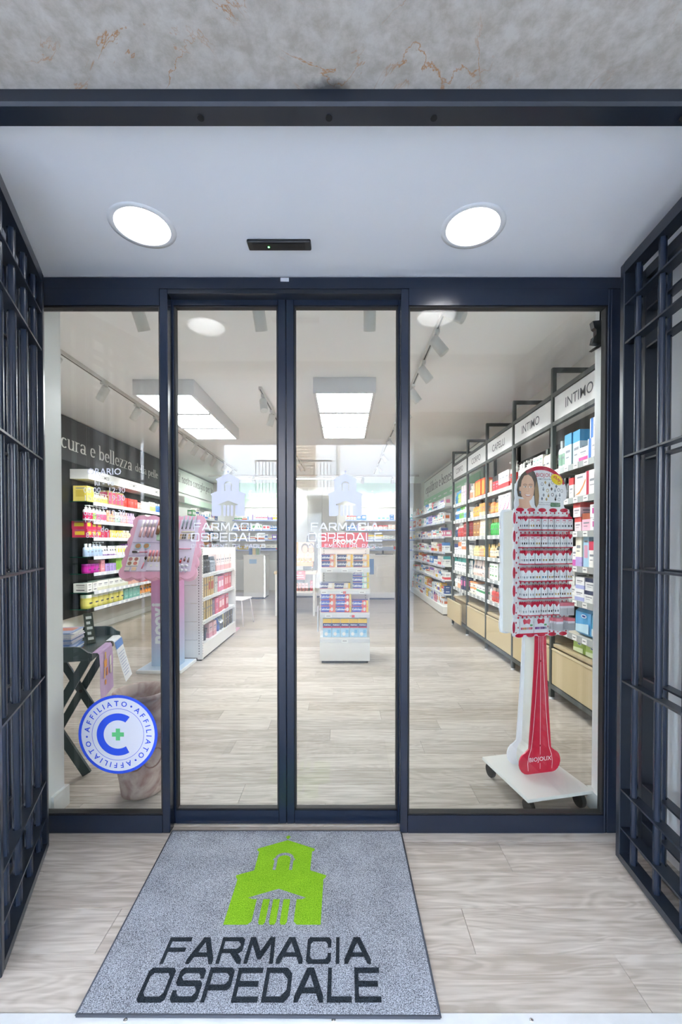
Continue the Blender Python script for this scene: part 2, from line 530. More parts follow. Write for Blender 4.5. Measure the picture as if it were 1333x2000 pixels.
_fontcache = {}
def sans(s, size=1.0, align='CENTER', bold=0.0, shear=0.0, res=2):
    key = (s, size, align, bold, shear, res)
    if key not in _fontcache:
        cu = D.curves.new('lettering', 'FONT')
        cu.body = s; cu.size = size; cu.align_x = align; cu.offset = bold; cu.shear = shear; cu.resolution_u = res; cu.fill_mode = 'FRONT'
        ob = D.objects.new('lettering', cu); COL.objects.link(ob)
        dg = bpy.context.evaluated_depsgraph_get()
        me = ob.evaluated_get(dg).to_mesh()
        _fontcache[key] = ([(v.co.x, v.co.y) for v in me.vertices], [tuple(p.vertices) for p in me.polygons])
        ob.evaluated_get(dg).to_mesh_clear()
        D.objects.remove(ob); D.curves.remove(cu)
    return _fontcache[key]

def fill(polys):
    """filled outline with holes"""
    cu = D.curves.new('outline', 'CURVE'); cu.dimensions = '2D'; cu.fill_mode = 'BOTH'
    for p in polys:
        sp = cu.splines.new('POLY'); sp.points.add(len(p) - 1); sp.use_cyclic_u = True
        for q, pt in zip(p, sp.points):
            pt.co = (q[0], q[1], 0, 1)
    ob = D.objects.new('outline', cu); COL.objects.link(ob)
    dg = bpy.context.evaluated_depsgraph_get()
    me = ob.evaluated_get(dg).to_mesh()
    g = ([(v.co.x, v.co.y) for v in me.vertices], [tuple(p.vertices) for p in me.polygons])
    ob.evaluated_get(dg).to_mesh_clear()
    D.objects.remove(ob); D.curves.remove(cu)
    return g

def rot2(geo, a, ox=0, oy=0):
    c, s = math.cos(a), math.sin(a)
    return [(ox + x * c - y * s, oy + x * s + y * c) for x, y in geo[0]], geo[1]

def church():
    """emblem: a two-storey church front with a portico; unit width at the eaves, unit height"""
    outer = [(-.47, 0), (-.215, 0), (-.19, .02), (-.19, .25)]
    outer = [(-.47, 0), (-.24, 0), (-.205, .03), (-.205, .25), (-.26, .25), (-.30, .265), (0, .36), (.30, .265), (.26, .25), (.205, .25), (.205, .03), (.24, 0),
             (.47, 0), (.47, .47), (.49, .48), (.5, .515), (.315, .575), (.315, .82), (.34, .83), (.345, .86), (0, .985), (-.345, .86), (-.34, .83), (-.315, .82), (-.315, .575), (-.5, .515), (-.49, .48), (-.47, .47)]
    win = [(-.11, .58), (-.11, .70), (-.13, .71), (-.12, .73)] + arc(0, .73, .11, .075, 180, 0, 8) + [(.12, .73), (.13, .71), (.11, .70), (.11, .58), (.075, .58), (.075, .72)] + arc(0, .72, .075, .05, 0, 180, 8) + [(-.075, .72), (-.075, .58)]
    g = fill([outer, win])
    for x in (-.105, .0, .105):
        p = poly([(x - .035, .025), (x - .02, 0), (x + .02, 0), (x + .035, .025), (x + .035, .25), (x - .035, .25)])
        o = len(g[0]); g = (g[0] + p[0], g[1] + [tuple(i + o for i in q) for q in p[1]])
    for p in (poly([(-.035, 1.03), (-.015, 1.015), (-.01, 1.0), (.01, 1.0), (.015, 1.015), (.035, 1.03), (.015, 1.045), (0, 1.06), (-.015, 1.045)]),):
        o = len(g[0]); g = (g[0] + p[0], g[1] + [tuple(i + o for i in q) for q in p[1]])
    return g
CHURCH = church()

# ================================================================== THE SETTING
FL = struct(BX(-4.1, 2.43, 2.08, 13.1, -.12, -.014, M('#8c7f70', .8)).obj('floor'))
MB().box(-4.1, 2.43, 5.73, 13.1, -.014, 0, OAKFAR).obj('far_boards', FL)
_pl = {}
def plank(parent, x0, x1, y0, y1):
    L_, W_ = round(x1 - x0, 3), round(y1 - y0, 3)
    if (L_, W_) not in _pl:
        g = .0007
        _pl[(L_, W_)] = MB().bev(-L_ / 2 + g, L_ / 2 - g, -W_ / 2 + g, W_ / 2 - g, -.0139, 0, .0008, OAK).mesh('plank')
    return link('plank', _pl[(L_, W_)], parent, ((x0 + x1) / 2, (y0 + y1) / 2, 0))

def lay(parent, xa, xb, ya, n, w, L_=1.3):
    for r in range(n):
        x = xa - (0, .47, .9, .2, .66)[r % 5]
        while x < xb:
            a, b = max(x, xa), min(x + L_, xb)
            if b - a > .02:
                plank(parent, a, b, ya + r * w, ya + (r + 1) * w)
            x += L_
lay(FL, -4.0, 2.33, 2.095, 20, .1817)
PF = struct(BX(-1.70, 1.56, 1.25, 2.09, -.12, -.014, M('#8c7f70', .8)).obj('floor_porch'))
lay(PF, -1.68, 1.55, 1.253, 4, .183)
plank(PF, -1.68, .2, 1.985, 2.09); plank(PF, .2, 1.55, 1.985, 2.09)

# metal threshold and its screws
th = struct(MB().bev(-1.56, 1.43, 1.185, 1.2525, -.03, .002, .002, STEEL).obj('trim_1'))
for x in (-.64, -.03, .55):
    MB().lathe([(.006, .002), (.006, .0035), (.003, .0042)], 10, CHROME, x, 1.232).obj('screw', th)
struct(BX(-3.2, 3.0, .8, 1.184, -.14, -.012, M('#bbbab8', .75, bump=.1)).obj('trim_2'))      # stone step outside

# porch ceiling with the two lamp holes
LX = [(-.802, 1.722), (.515, 1.725)]
g = fill([[(-1.70, 1.20), (1.56, 1.20), (1.56, 2.15), (-1.70, 2.15)]] + [circ(x, y, .105, 40) for x, y in LX])
pc = MB(); pc.flat(g, (0, 0, 2.66), M('#eceef2', .75, var=.02, scale=2), 'u')
struct(pc.obj('ceiling_porch'))
struct(BX(-1.70, 1.56, 1.20, 2.15, 2.86, 2.9, WHITE).obj('ceiling_void'))
pw = M('#f0f0ef', .3, var=.02)
wl = struct(BX(-1.68, -1.56, 1.19, 2.1, 0, 2.66, pw).obj('wall_porch_left'))
wr = struct(BX(1.43, 1.55, 1.19, 2.1, 0, 2.66, pw).obj('wall_porch_right'))

# stone opening: soffit, piers and the face of the building above
st = struct(BX(-1.70, 1.56, .955, 1.19, 2.64, 2.9, LIME).obj('lintel'))
struct(BX(-2.6, -1.56, .9, 1.19, -.1, 2.9, LIME).obj('pillar_west'))
struct(BX(1.43, 2.6, .9, 1.19, -.1, 2.9, LIME).obj('pillar_east'))
fm = M('#d6d5d3', .85, bump=.1)
struct(BX(-9, 9, .98, 1.5, 2.9, 14, fm).obj('wall_front'))
struct(BX(-9, -2.6, .98, 1.3, -.1, 2.9, fm).obj('wall_front_west'))
struct(BX(2.6, 9, .98, 1.3, -.1, 2.9, fm).obj('wall_front_east'))

# dark steel beam the gates hang from
bm = struct(MB().prism([(1.186, 2.64), (1.186, 2.607), (1.192, 2.5995), (1.247, 2.5985), (1.252, 2.604), (1.252, 2.66), (1.20, 2.66)], -1.60, 1.55, NAVYD, 'yz').obj('beam'))
for x in (-.404, -.042, .254, .957):
    MB().lathe([(.0095, 2.5962), (.0095, 2.5985), (.0055, 2.6)], 14, M('#040405', .9), x, 1.2225).obj('bolt_hole', bm)

# shop shell
_wm = M('#dddcd8', .7, var=.015, scale=2)
struct(BX(-4.12, -4.0, 2.1, 13.1, -.1, 3.3, _wm).obj('wall_left'))
struct(BX(2.33, 2.45, 2.1, 13.1, -.1, 3.3, _wm).obj('wall_right'))
struct(BX(-4.12, 2.45, 13.0, 13.12, -.1, 3.3, _wm).obj('wall_back'))
struct(BX(-4.12, 2.45, 2.1, 13.1, 3.2, 3.32, CEIL).obj('ceiling'))
wf = MB()
wf.prism([(-1.49, 2.1), (-1.49, 2.26), (-4, 2.26), (-4, 2.1)], 0, 3.2, GLOSSW, 'xy')
wf.prism([(1.315, 2.1), (2.33, 2.1), (2.33, 2.25), (1.315, 2.25)], 0, 3.2, GLOSSW, 'xy')
wf.box(-1.49, 1.315, 2.152, 2.25, 2.655, 3.2, M('#b9b4ae', .6))
struct(wf.obj('wall_shop_front'))
bb = MB()
bb.prism([(-1.49, 2.155), (-1.474, 2.155), (-1.474, 2.278), (-4, 2.278), (-4, 2.26), (-1.49, 2.26)], 0, .105, GLOSSW, 'xy')
struct(bb.obj('baseboard_left'))
bb = MB()
bb.prism([(1.315, 2.155), (1.315, 2.25), (2.33, 2.25), (2.33, 2.266), (1.297, 2.266), (1.297, 2.155)], 0, .105, GLOSSW, 'xy')
struct(bb.obj('baseboard_right'))
struct(BX(-4.0, -3.985, 2.3, 12.9, 0, .10, GLOSSW).obj('baseboard_long_left'))
# white partition at the back, with joints between its panels
pb = struct(BX(-1.45, -.22, 12.35, 12.9, 0, 3.2, M('#cfcdc8', .6)).obj('wall_partition'))
for i in range(3):
    MB().bev(-1.44 + i * .41, -1.035 + i * .41, 12.325, 12.35, .02, 3.0, .004, WHITE).obj('panel', pb)

# street side: arcade over the pavement and the houses opposite, which the glass reflects
pav = M('#b4b5b6', .8, scale=1.5, bump=.15)
gm = M('#606164', .85, var=.1, scale=3)
struct(BX(-30, 30, -16, 1.19, -.3, -.14, gm).obj('ground'))
sl = struct(BX(-9, 9, -2.9, .8, -.14, -.03, M('#77736c', .8)).obj('pavement'))
_ps = MB().bev(-.598, .598, -.398, .398, -.04, 0, .003, pav).mesh('paving_slab')
for i in range(8):
    for j in range(4):
        link('paving_slab', _ps, sl, (-4.2 + i * 1.2 + (j % 2) * .4, -2.3 + j * .8, -.012))
struct(BX(-9, 9, -2.95, 1.0, 3.45, 3.6, M('#d4d4d2', .85)).obj('ceiling_arcade'))
am = M('#d8d6d3', .85, bump=.1)
a = MB()
a.box(-9, -6.2, -3.0, -2.6, -.1, 3.6, am).box(-3.0, -2.02, -3.0, -2.6, -.1, 3.6, am).box(1.10, 5.6, -3.0, -2.6, -.1, 3.6, am).box(7.6, 9, -3.0, -2.6, -.1, 3.6, am)
a.box(-9, 9, -3.0, -2.6, 3.05, 3.6, am)
struct(a.obj('wall_arcade'))
struct(BX(-9, 9, -3.0, 1.0, 3.6, 3.75, am).obj('roof_arcade'))
hm = M('#d2d1ce', .85, bump=.08)
hw = struct(BX(-22, 22, -9.6, -9.0, -.2, 11, hm).obj('wall_opposite'))
MB().box(-22, 22, -9.0, -8.96, -.2, 2.74, M('#6f6d69', .85, bump=.1)).obj('dimming_band', hw)  # dark band added to weaken this facade's reflection in the door glass
def shutters(x0, x1, z0, z1):
    w = MB().box(x0 - .06, x1 + .06, -9.0, -8.95, z0 - .06, z1 + .06, M('#d6d0c4', .8)).obj('window', hw)
    n = int((z1 - z0) / .09)
    s = MB()
    for k in range(n):
        s.box(x0, x1, -8.95, -8.915, z0 + k * .09, z0 + k * .09 + .07, M('#8c7a66', .6))
    s.obj('slats', w)['kind'] = 'stuff'
for x in (-7.5, -4.6, -1.62, 2.6, 5.4):
    shutters(x, x + .75, 3.05, 5.1)
    shutters(x, x + .75, 6.4, 8.2)
MB().box(-2.6, -.35, -9.0, -8.3, 2.78, 2.92, M('#c9c4ba', .8)).obj('balcony_floor', hw)
rl = MB()
rl.box(-2.6, -.35, -8.34, -8.31, 3.78, 3.82, BLACKM)
for k in range(23):
    rl.box(-2.59 + k * .1, -2.575 + k * .1, -8.335, -8.32, 2.92, 3.78, BLACKM)
rl.obj('balcony_railing', hw)['kind'] = 'stuff'
MB().tube([(-.18, -8.94, 0), (-.18, -8.94, 10.8)], .05, M('#a8a49c', .5), 8).obj('drainpipe', hw)
MB().box(-1.5, -.7, -8.96, -8.92, 0, 2.3, M('#e4e2dc', .5)).obj('street_door', hw)
MB().box(1.2, 2.1, -8.96, -8.92, 0, 2.4, M('#6d675f', .5)).obj('street_door', hw)

# ------------------------------------------------------------------ shop front: frame, fixed panes, sliding leaves
hd = struct(MB().box(-1.56, 1.43, 2.04, 2.152, 2.603, 2.655, NAVY).obj('trim_3'))
MB().box(-.87, .29, 2.046, 2.15, 2.583, 2.603, NAVYD).obj('track_groove', hd)
MB().box(-.30, -.26, 2.038, 2.04, 2.635, 2.652, M('#c8cbd0', .5)).obj('maker_plate', hd)
jm = struct(MB().bev(1.268, 1.375, 2.04, 2.088, 0, 2.603, .003, NAVY).obj('trim_4'))
struct(MB().bev(-1.565, -1.548, 2.045, 2.088, 0, 2.603, .002, NAVY).obj('trim_5'))

def leaf(name, x0, x1, z0, z1, y0, d, sl, sr, top, bot, mat=NAVY):
    """one framed pane: two stiles, two rails, a glazing gasket and the glass"""
    r = struct(link(name, None, None, (x0, y0, 0)))
    w = x1 - x0
    MB().bev(0, sl, 0, d, z0, z1, .003, mat).obj('stile', r)
    MB().bev(w - sr, w, 0, d, z0, z1, .003, mat).obj('stile', r)
    MB().box(sl, w - sr, .001, d - .001, z1 - top, z1, mat).obj('rail', r)
    MB().box(sl, w - sr, .001, d - .001, z0, z0 + bot, mat).obj('rail', r)
    a0, a1, c0, c1 = sl, w - sr, z0 + bot, z1 - top
    gk = MB(); t = .007
    for q in ((a0, a0 + t, c0, c1), (a1 - t, a1, c0, c1), (a0, a1, c0, c0 + t), (a0, a1, c1 - t, c1)):
        gk.box(q[0], q[1], .008, d - .006, q[2], q[3], RUBBER)
    gk.obj('gasket', r)
    MB().box(a0 + .004, a1 - .004, d * .5 - .005, d * .5 + .005, c0 + .004, c1 - .004, GLASSM).obj('pane', r)
    return r
leaf('window_1', -1.547, -.837, .0, 2.603, 2.04, .05, .010, .038, .078, .086)
leaf('window_2', .271, 1.268, .0, 2.603, 2.04, .05, .038, .014, .078, .086)
leaf('door_1', -.872, -.2835, .008, 2.612, 2.098, .042, .041, .0395, .055, .066)
leaf('door_2', -.2825, .305, .008, 2.612, 2.098, .042, .0395, .04, .055, .066)

# ------------------------------------------------------------------ folding security gates
def gate(loc, ang, length, pitch, side, label, grp=None):
    t = thing('security_gate', label, 'gate', loc, ang)
    H0, H1 = .02, 2.595
    d = .026
    fr = MB()
    fr.bev(0, .03, -d, d, H0, H1, .003, NAVYD).obj('stile', t)
    MB().bev(length - .03, length, -d, d, H0, H1, .003, NAVYD).obj('stile', t)
    MB().box(.03, length - .03, -d, d, H1 - .045, H1, NAVYD).obj('top_rail', t)
    MB().box(.03, length - .03, -d, d, H0, H0 + .03, NAVYD).obj('bottom_rail', t)
    rail = MB().box(.03, length - .03, -d + .004, d - .004, -.004, .004, NAVYD).mesh('rail')
    for z in (.163, .33, .803, 1.287, 1.768, 2.252, 2.416):
        link('rail', rail, t, (0, 0, z))
    bar = MB().lathe([(.014, H0 + .03), (.014, H1 - .045)], 14, NAVY, caps=False).mesh('bar')
    x = side
    while x < length - .05:
        link('bar', bar, t, (x, 0, 0)); x += pitch
    MB().lathe([(.012, .004), (.012, .02)], 10, STEEL, .015, 0).obj('floor_pin', t)
    return t
gate((-1.368, 1.92, 0), math.atan2(1.325 - 1.92, -1.108 + 1.368), .649, .15, .07, 'open navy grille gate folded to the entrance side beside the round blue badge')
gate((-1.455, 1.90, 0), math.atan2(1.30 - 1.90, -1.265 + 1.455), .63, .15, .12, 'second navy grille leaf, behind the gate near the round blue badge')
gate((1.226, 1.868, 0), math.atan2(1.235 - 1.868, 1.172 - 1.226), .635, .15, .09, 'open navy grille gate beside the pane with the earring display stand')
gate((1.345, 1.905, 0), math.atan2(1.235 - 1.905, 1.290 - 1.345), .665, .15, .135, 'second navy grille leaf against the porch wall, behind the gate by the earring display')

# ------------------------------------------------------------------ porch fittings
for i, (x, y) in enumerate(LX):
    t = thing('recessed_downlight', ('round white recessed downlight in the porch ceiling, above the opening-hours lettering', 'round white recessed downlight in the porch ceiling, on the earring-stand side of the sensor')[i], 'ceiling light', (x, y, 2.66), group='porch downlights')
    MB().lathe([(.126, .0), (.126, -.0015), (.108, -.0025), (.104, -.001)], 40, M('#eceef0', .4), caps=False).obj('rim', t)
    MB().lathe([(.104, -.003), (.100, .02), (.083, .10)], 40, M('#f2f2f2', .35), caps=False).obj('reflector', t)
    MB().lathe([(.0, .0985), (.084, .099), (.084, .103), (0, .103)], 40, EMIT('#fdfdff', DOWN_E), caps=False).obj('diffuser', t)
t = thing('motion_sensor', 'black recessed door sensor with a tiny green light in porch ceiling', 'sensor', (-.271, 1.816, 2.66))
MB().bev(-.133, .133, -.027, .027, -.014, .0, .004, BLACKM).obj('housing', t)
MB().box(-.11, .11, -.018, .018, -.0165, -.014, M('#08090a', .5)).obj('lens', t)
MB().lathe([(.0038, -.018), (.0038, -.0165)], 10, EMIT('#59ff6a', 4.0), -.045, 0).obj('indicator', t)
t = thing('alarm_bracket', 'black two-winged bracket fixed high on the white door jamb', 'bracket', (1.314, 2.20, 2.47))
MB().prism([(-.005, .06), (-.05, .055), (-.042, .022), (-.03, .012), (-.03, -.012), (-.042, -.022), (-.05, -.055), (-.005, -.06)], -.015, .015, BLACKM, 'xz').obj('body', t)
MB().prism([(0, -.055), (-.05, -.085), (-.035, -.088), (0, -.068)], -.02, .02, BLACKM, 'xz').obj('shelf', t)
MB().tube([(-.003, 0, .06), (-.002, 0, .16)], .004, BLACKM, 6).obj('cable', t)

# ------------------------------------------------------------------ door mat
t = thing('door_mat', 'grey speckled entrance mat with green church emblem and dark lettering', 'mat', (0, 0, 0))
PG = PILE('grey_pile', '#22262d', '#c2c8d4')
mb = MB(); mb.prism([(-.829, 2.046), (-.79, 1.243), (.283, 1.238), (.275, 2.046)], .0005, .0085, PG, 'xy'); mb.obj('pile', t)
E_ = MB()
for a, b in (((-.829, 2.046), (-.79, 1.243)), ((-.79, 1.243), (.283, 1.238)), ((.283, 1.238), (.275, 2.046)), ((.275, 2.046), (-.829, 2.046))):
    E_.tube([(a[0], a[1], .0045), (b[0], b[1], .0045)], .005, M('#3c414b', .9), 6)
E_.obj('border', t)
mb = MB(); mb.flat(CHURCH, (-.262, 1.537, .0095), PILE('green_pile', '#5d8d14', '#9bd032'), 'u', .378, .45); mb.obj('emblem', t)
ink = PILE('dark_pile', '#0c1116', '#353d46')
mb = MB(); mb.flat(fit('FARMACIA', TECH,   .697, .080, .17, .20, .2), (-.604, 1.400, .0095), ink, 'u'); mb.obj('lettering', t)
mb = MB(); mb.flat(fit('OSPEDALE', TECH, .742, .089, .18, .20, .22), (-.626, 1.282, .0095), ink, 'u'); mb.obj('lettering', t)

# ------------------------------------------------------------------ lettering and badges on the glass
VW = M('#eceef6', .5, var=.01)
FROST = M('#c4c8da', .5, var=.01)
for k, (x, lab) in enumerate(((-.571, 'white frosted church emblem and shop lettering on the sliding leaf nearer the opening hours'), (.008, 'white frosted church emblem and lettering on the door leaf before the promo shelf'))):
    t = thing('shop_decal', lab, 'decal', (x, 2.1125, 0), group='shop emblems on the sliding doors')
    mb = MB(); mb.flat(CHURCH, (0, 0, 1.532), FROST, 'f', .172, .212); mb.obj('emblem', t)
    mb = MB(); mb.flat(fit('FARMACIA', TECH, .335, .034, .14, .15, .2), (-.168, 0, 1.462), VW); mb.obj('lettering', t)
    mb = MB(); mb.flat(fit('OSPEDALE', TECH, .365, .037, .14, .15, .22), (-.182, 0, 1.409), VW); mb.obj('lettering', t)
    mb = MB(); mb.flat(fit('DI CLEMENTI DR. PAOLO', TECH, .365, .0165, .14, .14, .3, .8), (-.182, 0, 1.376), VW); mb.obj('lettering', t)
t = thing('opening_hours_decal', 'white opening-hours lettering headed ORARIO on the fixed pane', 'decal', (-1.152, 2.0585, 0))
for s, z, h, b in (('ORARIO', 1.727, .044, .012), ('lu - ve', 1.675, .038, .008), ('08:00 - 12:30', 1.640, .038, .002), ('15:00 - 19:30', 1.602, .038, .002), ('sa', 1.562, .036, .008),
                   ('08:30 - 12:30', 1.531, .038, .002), ('15:30 - 19:30', 1.498, .038, .002), ('do', 1.452, .038, .008), ('8:30 - 12:00', 1.424, .038, .002)):
    mb = MB(); mb.flat(sans(s, h, 'CENTER', b * h), (0, 0, z), VW); mb.obj('lettering', t)
t = thing('round_sticker', 'round white and blue AFFILIATO sticker with green cross on fixed pane', 'sticker', (-1.095, 2.0595, .471))
BL = M('#2750d8', .45, var=.01); WB = M('#d9deec', .5, var=.01)
mb = MB(); mb.prism(circ(0, 0, .192, 56), -.0006, 0, BL, 'xz'); mb.obj('rim', t)
mb = MB(); mb.prism(circ(0, 0, .178, 56), -.0009, -.0006, WB, 'xz'); mb.obj('face', t)
mb = MB(); mb.flat(fill([circ(0, 0, .1265, 56), circ(0, 0, .1245, 56)]), (0, -.0013, 0), BL); mb.obj('ring', t)
cc = [(.103 * math.cos(R(a)), .103 * math.sin(R(a))) for a in range(56, 305, 6)]
ci = [(.069 * math.cos(R(a)), .069 * math.sin(R(a))) for a in range(304, 55, -6)]
mb = MB(); mb.flat(fill([cc + ci]), (0, -.0013, 0), BL); mb.obj('letter_mark', t)
mb = MB(); mb.flat(poly([(-.0105, -.029), (.0105, -.029), (.0105, -.0105), (.029, -.0105), (.029, .0105), (.0105, .0105), (.0105, .029), (-.0105, .029), (-.0105, .0105), (-.029, .0105), (-.029, -.0105), (-.0105, -.0105)]), (0, -.0014, 0), M('#5cc080', .45)); mb.obj('cross', t)
mb = MB()
word = 'AFFILIATO'
for s in range(3):
    for i, ch in enumerate(word + '•'):
        wts = [1.05, .85, .85, .55, .8, .55, 1.05, .95, 1.1, .9]
        tot = sum(wts); pos = (sum(wts[:i]) + wts[i] / 2) / tot
        ang = R(-120 * (pos) - 120 * s + 178)
        px, pz = .151 * math.cos(ang), .151 * math.sin(ang)
        if ch == '•':
            mb.flat(poly(circ(px, pz, .005, 12)), (0, -.0014, 0), BL)
        else:
            gl = sans(ch, .036, 'CENTER', .0006)
            gl = ([(x, y - .0125) for x, y in gl[0]], gl[1])
            mb.flat(rot2(gl, ang - PI / 2, px, pz), (0, -.0014, 0), BL)
mb.obj('lettering', t)

# ================================================================== SHOP LIGHTS
def panel_light(x0, x1, y0, label):
    y1 = y0 + 2.02
    t = thing('ceiling_panel_light', label, 'ceiling light', ((x0 + x1) / 2, (y0 + y1) / 2, 3.2))
    w, l = (x1 - x0) / 2, (y1 - y0) / 2
    b = MB()
    hm_ = M('#e3e4e6', .5)
    b.box(-w + .036, w - .036, -l + .016, l - .016, -.03, -.001, hm_)
    for q in ((-w, -w + .035, -l, l), (w - .035, w, -l, l), (-w + .035, w - .035, -l, -l + .015), (-w + .035, w - .035, l - .015, l)):
        b.box(q[0], q[1], q[2], q[3], -.172, -.0005, hm_)
    b.obj('housing', t)
    for k in (-.331, .331):
        MB().box(-w + .036, w - .036, k - .027, k + .027, -.186, -.15, M('#b4b7bd', .6)).obj('divider', t)
    p = MB().box(-w + .036, w - .036, -.303, .303, -.168, -.16, EMIT('#fcfdff', PANEL_E)).mesh('panel')
    for k in (-1, 0, 1):
        link('panel', p, t, (0, k * .662, 0))
panel_light(-.335, .35, 4.675, 'long white box of three lit panels hanging over the promo shelf')
panel_light(-2.33, -1.655, 4.735, 'long white box of three lit panels hanging over the pink make-up stand')

_spot = {}
def spotlight(x, y, aim, label, grp, z=3.165, power=SPOT_W):
    """track head: adapter, stem, cylinder and lens; a lamp inside it lights the shelf it points at"""
    t = thing('track_spotlight', label, 'spotlight', (x, y, z), group=grp)
    if 'a' not in _spot:
        wm_ = M('#dcddda', .4)
        _spot['a'] = MB().box(-.018, .018, -.05, .05, -.03, 0, wm_).mesh('adapter')
        _spot['s'] = MB().lathe([(.011, -.07), (.011, -.03)], 10, wm_).mesh('stem')
        h = MB().lathe([(.02, .085), (.043, .08), (.045, .07), (.045, -.075), (.039, -.075)], 20, wm_)
        _spot['h'] = h.mesh('head')
        _spot['r'] = MB().lathe([(.039, -.074), (.036, -.06), (.041, -.0735)], 20, M('#55585a', .3), caps=False).mesh('bezel')
        _spot['l'] = MB().lathe([(0, -.066), (.037, -.066), (.037, -.062), (0, -.062)], 18, EMIT('#fffaf2', 9.0), caps=False).mesh('lens')
    link('adapter', _spot['a'], t); link('stem', _spot['s'], t)
    d = (Vector(aim) - Vector((x, y, z - .1))).normalized()
    q = (-d).to_track_quat('Z', 'Y')
    off = Vector((0, 0, -.095)) + d * .035
    hd_ = link('head', _spot['h'], t, off); hd_.rotation_mode = 'QUATERNION'; hd_.rotation_quaternion = q
    for k, n in (('r', 'bezel'), ('l', 'lens')):
        link(n, _spot[k], hd_)
    la = D.lights.new('spot', 'SPOT'); la.energy = power; la.spot_size = R(66); la.spot_blend = .8; la.shadow_soft_size = .035; la.color = (1, .975, .94)
    lo = D.objects.new('spot_lamp', la); COL.objects.link(lo); lo.parent = hd_; lo.location = (0, 0, -.085)
    return t
ORD = 'first second third fourth fifth sixth seventh eighth ninth tenth eleventh twelfth thirteenth fourteenth fifteenth sixteenth seventeenth eighteenth nineteenth twentieth'.split()
ORD += ['twenty-' + o for o in ORD[:9]] + ['thirtieth'] + ['thirty-' + o for o in ORD[:9]] + ['fortieth'] + ['forty-' + o for o in ORD[:9]] + ['fiftieth'] + ['fifty-' + o for o in ORD[:9]]
def track(x0, y0, x1, y1, label):
    t = thing('lighting_track', label, 'track', ((x0 + x1) / 2, (y0 + y1) / 2, 3.2))
    w, l = max(abs(x1 - x0) / 2, .018), max(abs(y1 - y0) / 2, .018)
    MB().box(-w, w, -l, l, -.035, 0, M('#d8d8d4', .45)).obj('rail', t)
    MB().box(-w if w > l else -.006, w if w > l else .006, -l if l > w else -.006, l if l > w else .006, -.0365, -.034, M('#3c3c3a', .5)).obj('slot', t)
track(-2.65, 2.6, -2.65, 10.6, 'long white ceiling track in front of the black cosmetics wall')
track(.775, 2.7, .775, 11.0, 'long white ceiling track in front of the grey shelving bays')
track(-.965, 4.95, -.965, 10.6, 'white ceiling track over the middle aisle')
track(-1.8, 3.15, .74, 3.15, 'short white cross track just inside the shop front')
track(-3.6, 11.4, 2.0, 11.4, 'white cross track in front of the pharmacy counter wall')
for i, y in enumerate((3.95, 4.75, 5.5, 6.05, 7.1, 7.66, 8.2, 8.75, 9.5, 10.2)):  # last two heads are added, to brighten the il nostro sign
    spotlight(-2.65, y, (-3.9, y + .45 + (1.0 if y > 9 else 0), 1.5 if y < 9 else 2.3), f'{ORD[i]} white spotlight from the street on the track by the black wall', 'spotlights on the cosmetics track')
for i, y in enumerate((3.12, 3.6, 4.2, 4.82, 5.5, 6.3, 7.2, 8.4, 9.6)):
    spotlight(.775, y, (1.95, y + (-.55, -.2, .0, .1, .1, .2, .2, .3, .3)[i], 1.5 if i else 2.2), f'{ORD[i]} white spotlight from the street on the track by the grey bays', 'spotlights on the bay track')
for i, (y, ax) in enumerate(((5.15, -.6), (5.75, -1.7), (7.6, -1.7), (9.4, .3))):
    spotlight(-.965, y, (ax, y - (.9 if i in (0, 3) else -.5), 1.0), f'{ORD[i]} white spotlight from the street on the middle aisle track', 'spotlights on the middle track')
for i, x in enumerate((-1.50, -.62, .19)):
    spotlight(x, 3.15, (x + (.25, .15, .05)[i], 4.3, 1.2), f'white spotlight on the short cross track, {ORD[i]} from the black wall side', 'spotlights on the cross track', power=SPOT_W * .3)
for i, x in enumerate((-2.4, -1.5, .5, 1.3)):
    spotlight(x, 11.4, (x, 12.9, 2.2), f'white spotlight before the pharmacy counter wall, {ORD[i]} from the black wall side', 'spotlights on the back track', power=SPOT_W * 1.1)
for x0, x1, lab in ((-3.3, -1.5, 'thin lit tube on the ceiling over the left-hand pharmacy counter'), (-1.35, .55, 'thin lit tube on the ceiling in front of the white partition')):
    t = thing('tube_light', lab, 'ceiling light', ((x0 + x1) / 2, 11.8, 3.2))
    w = (x1 - x0) / 2
    MB().box(-w, w, -.03, .03, -.03, 0, WHITE).obj('housing', t)
    MB().box(-w, w, -.022, .022, -.05, -.03, EMIT('#ffffff', LED_E)).obj('diffuser', t)

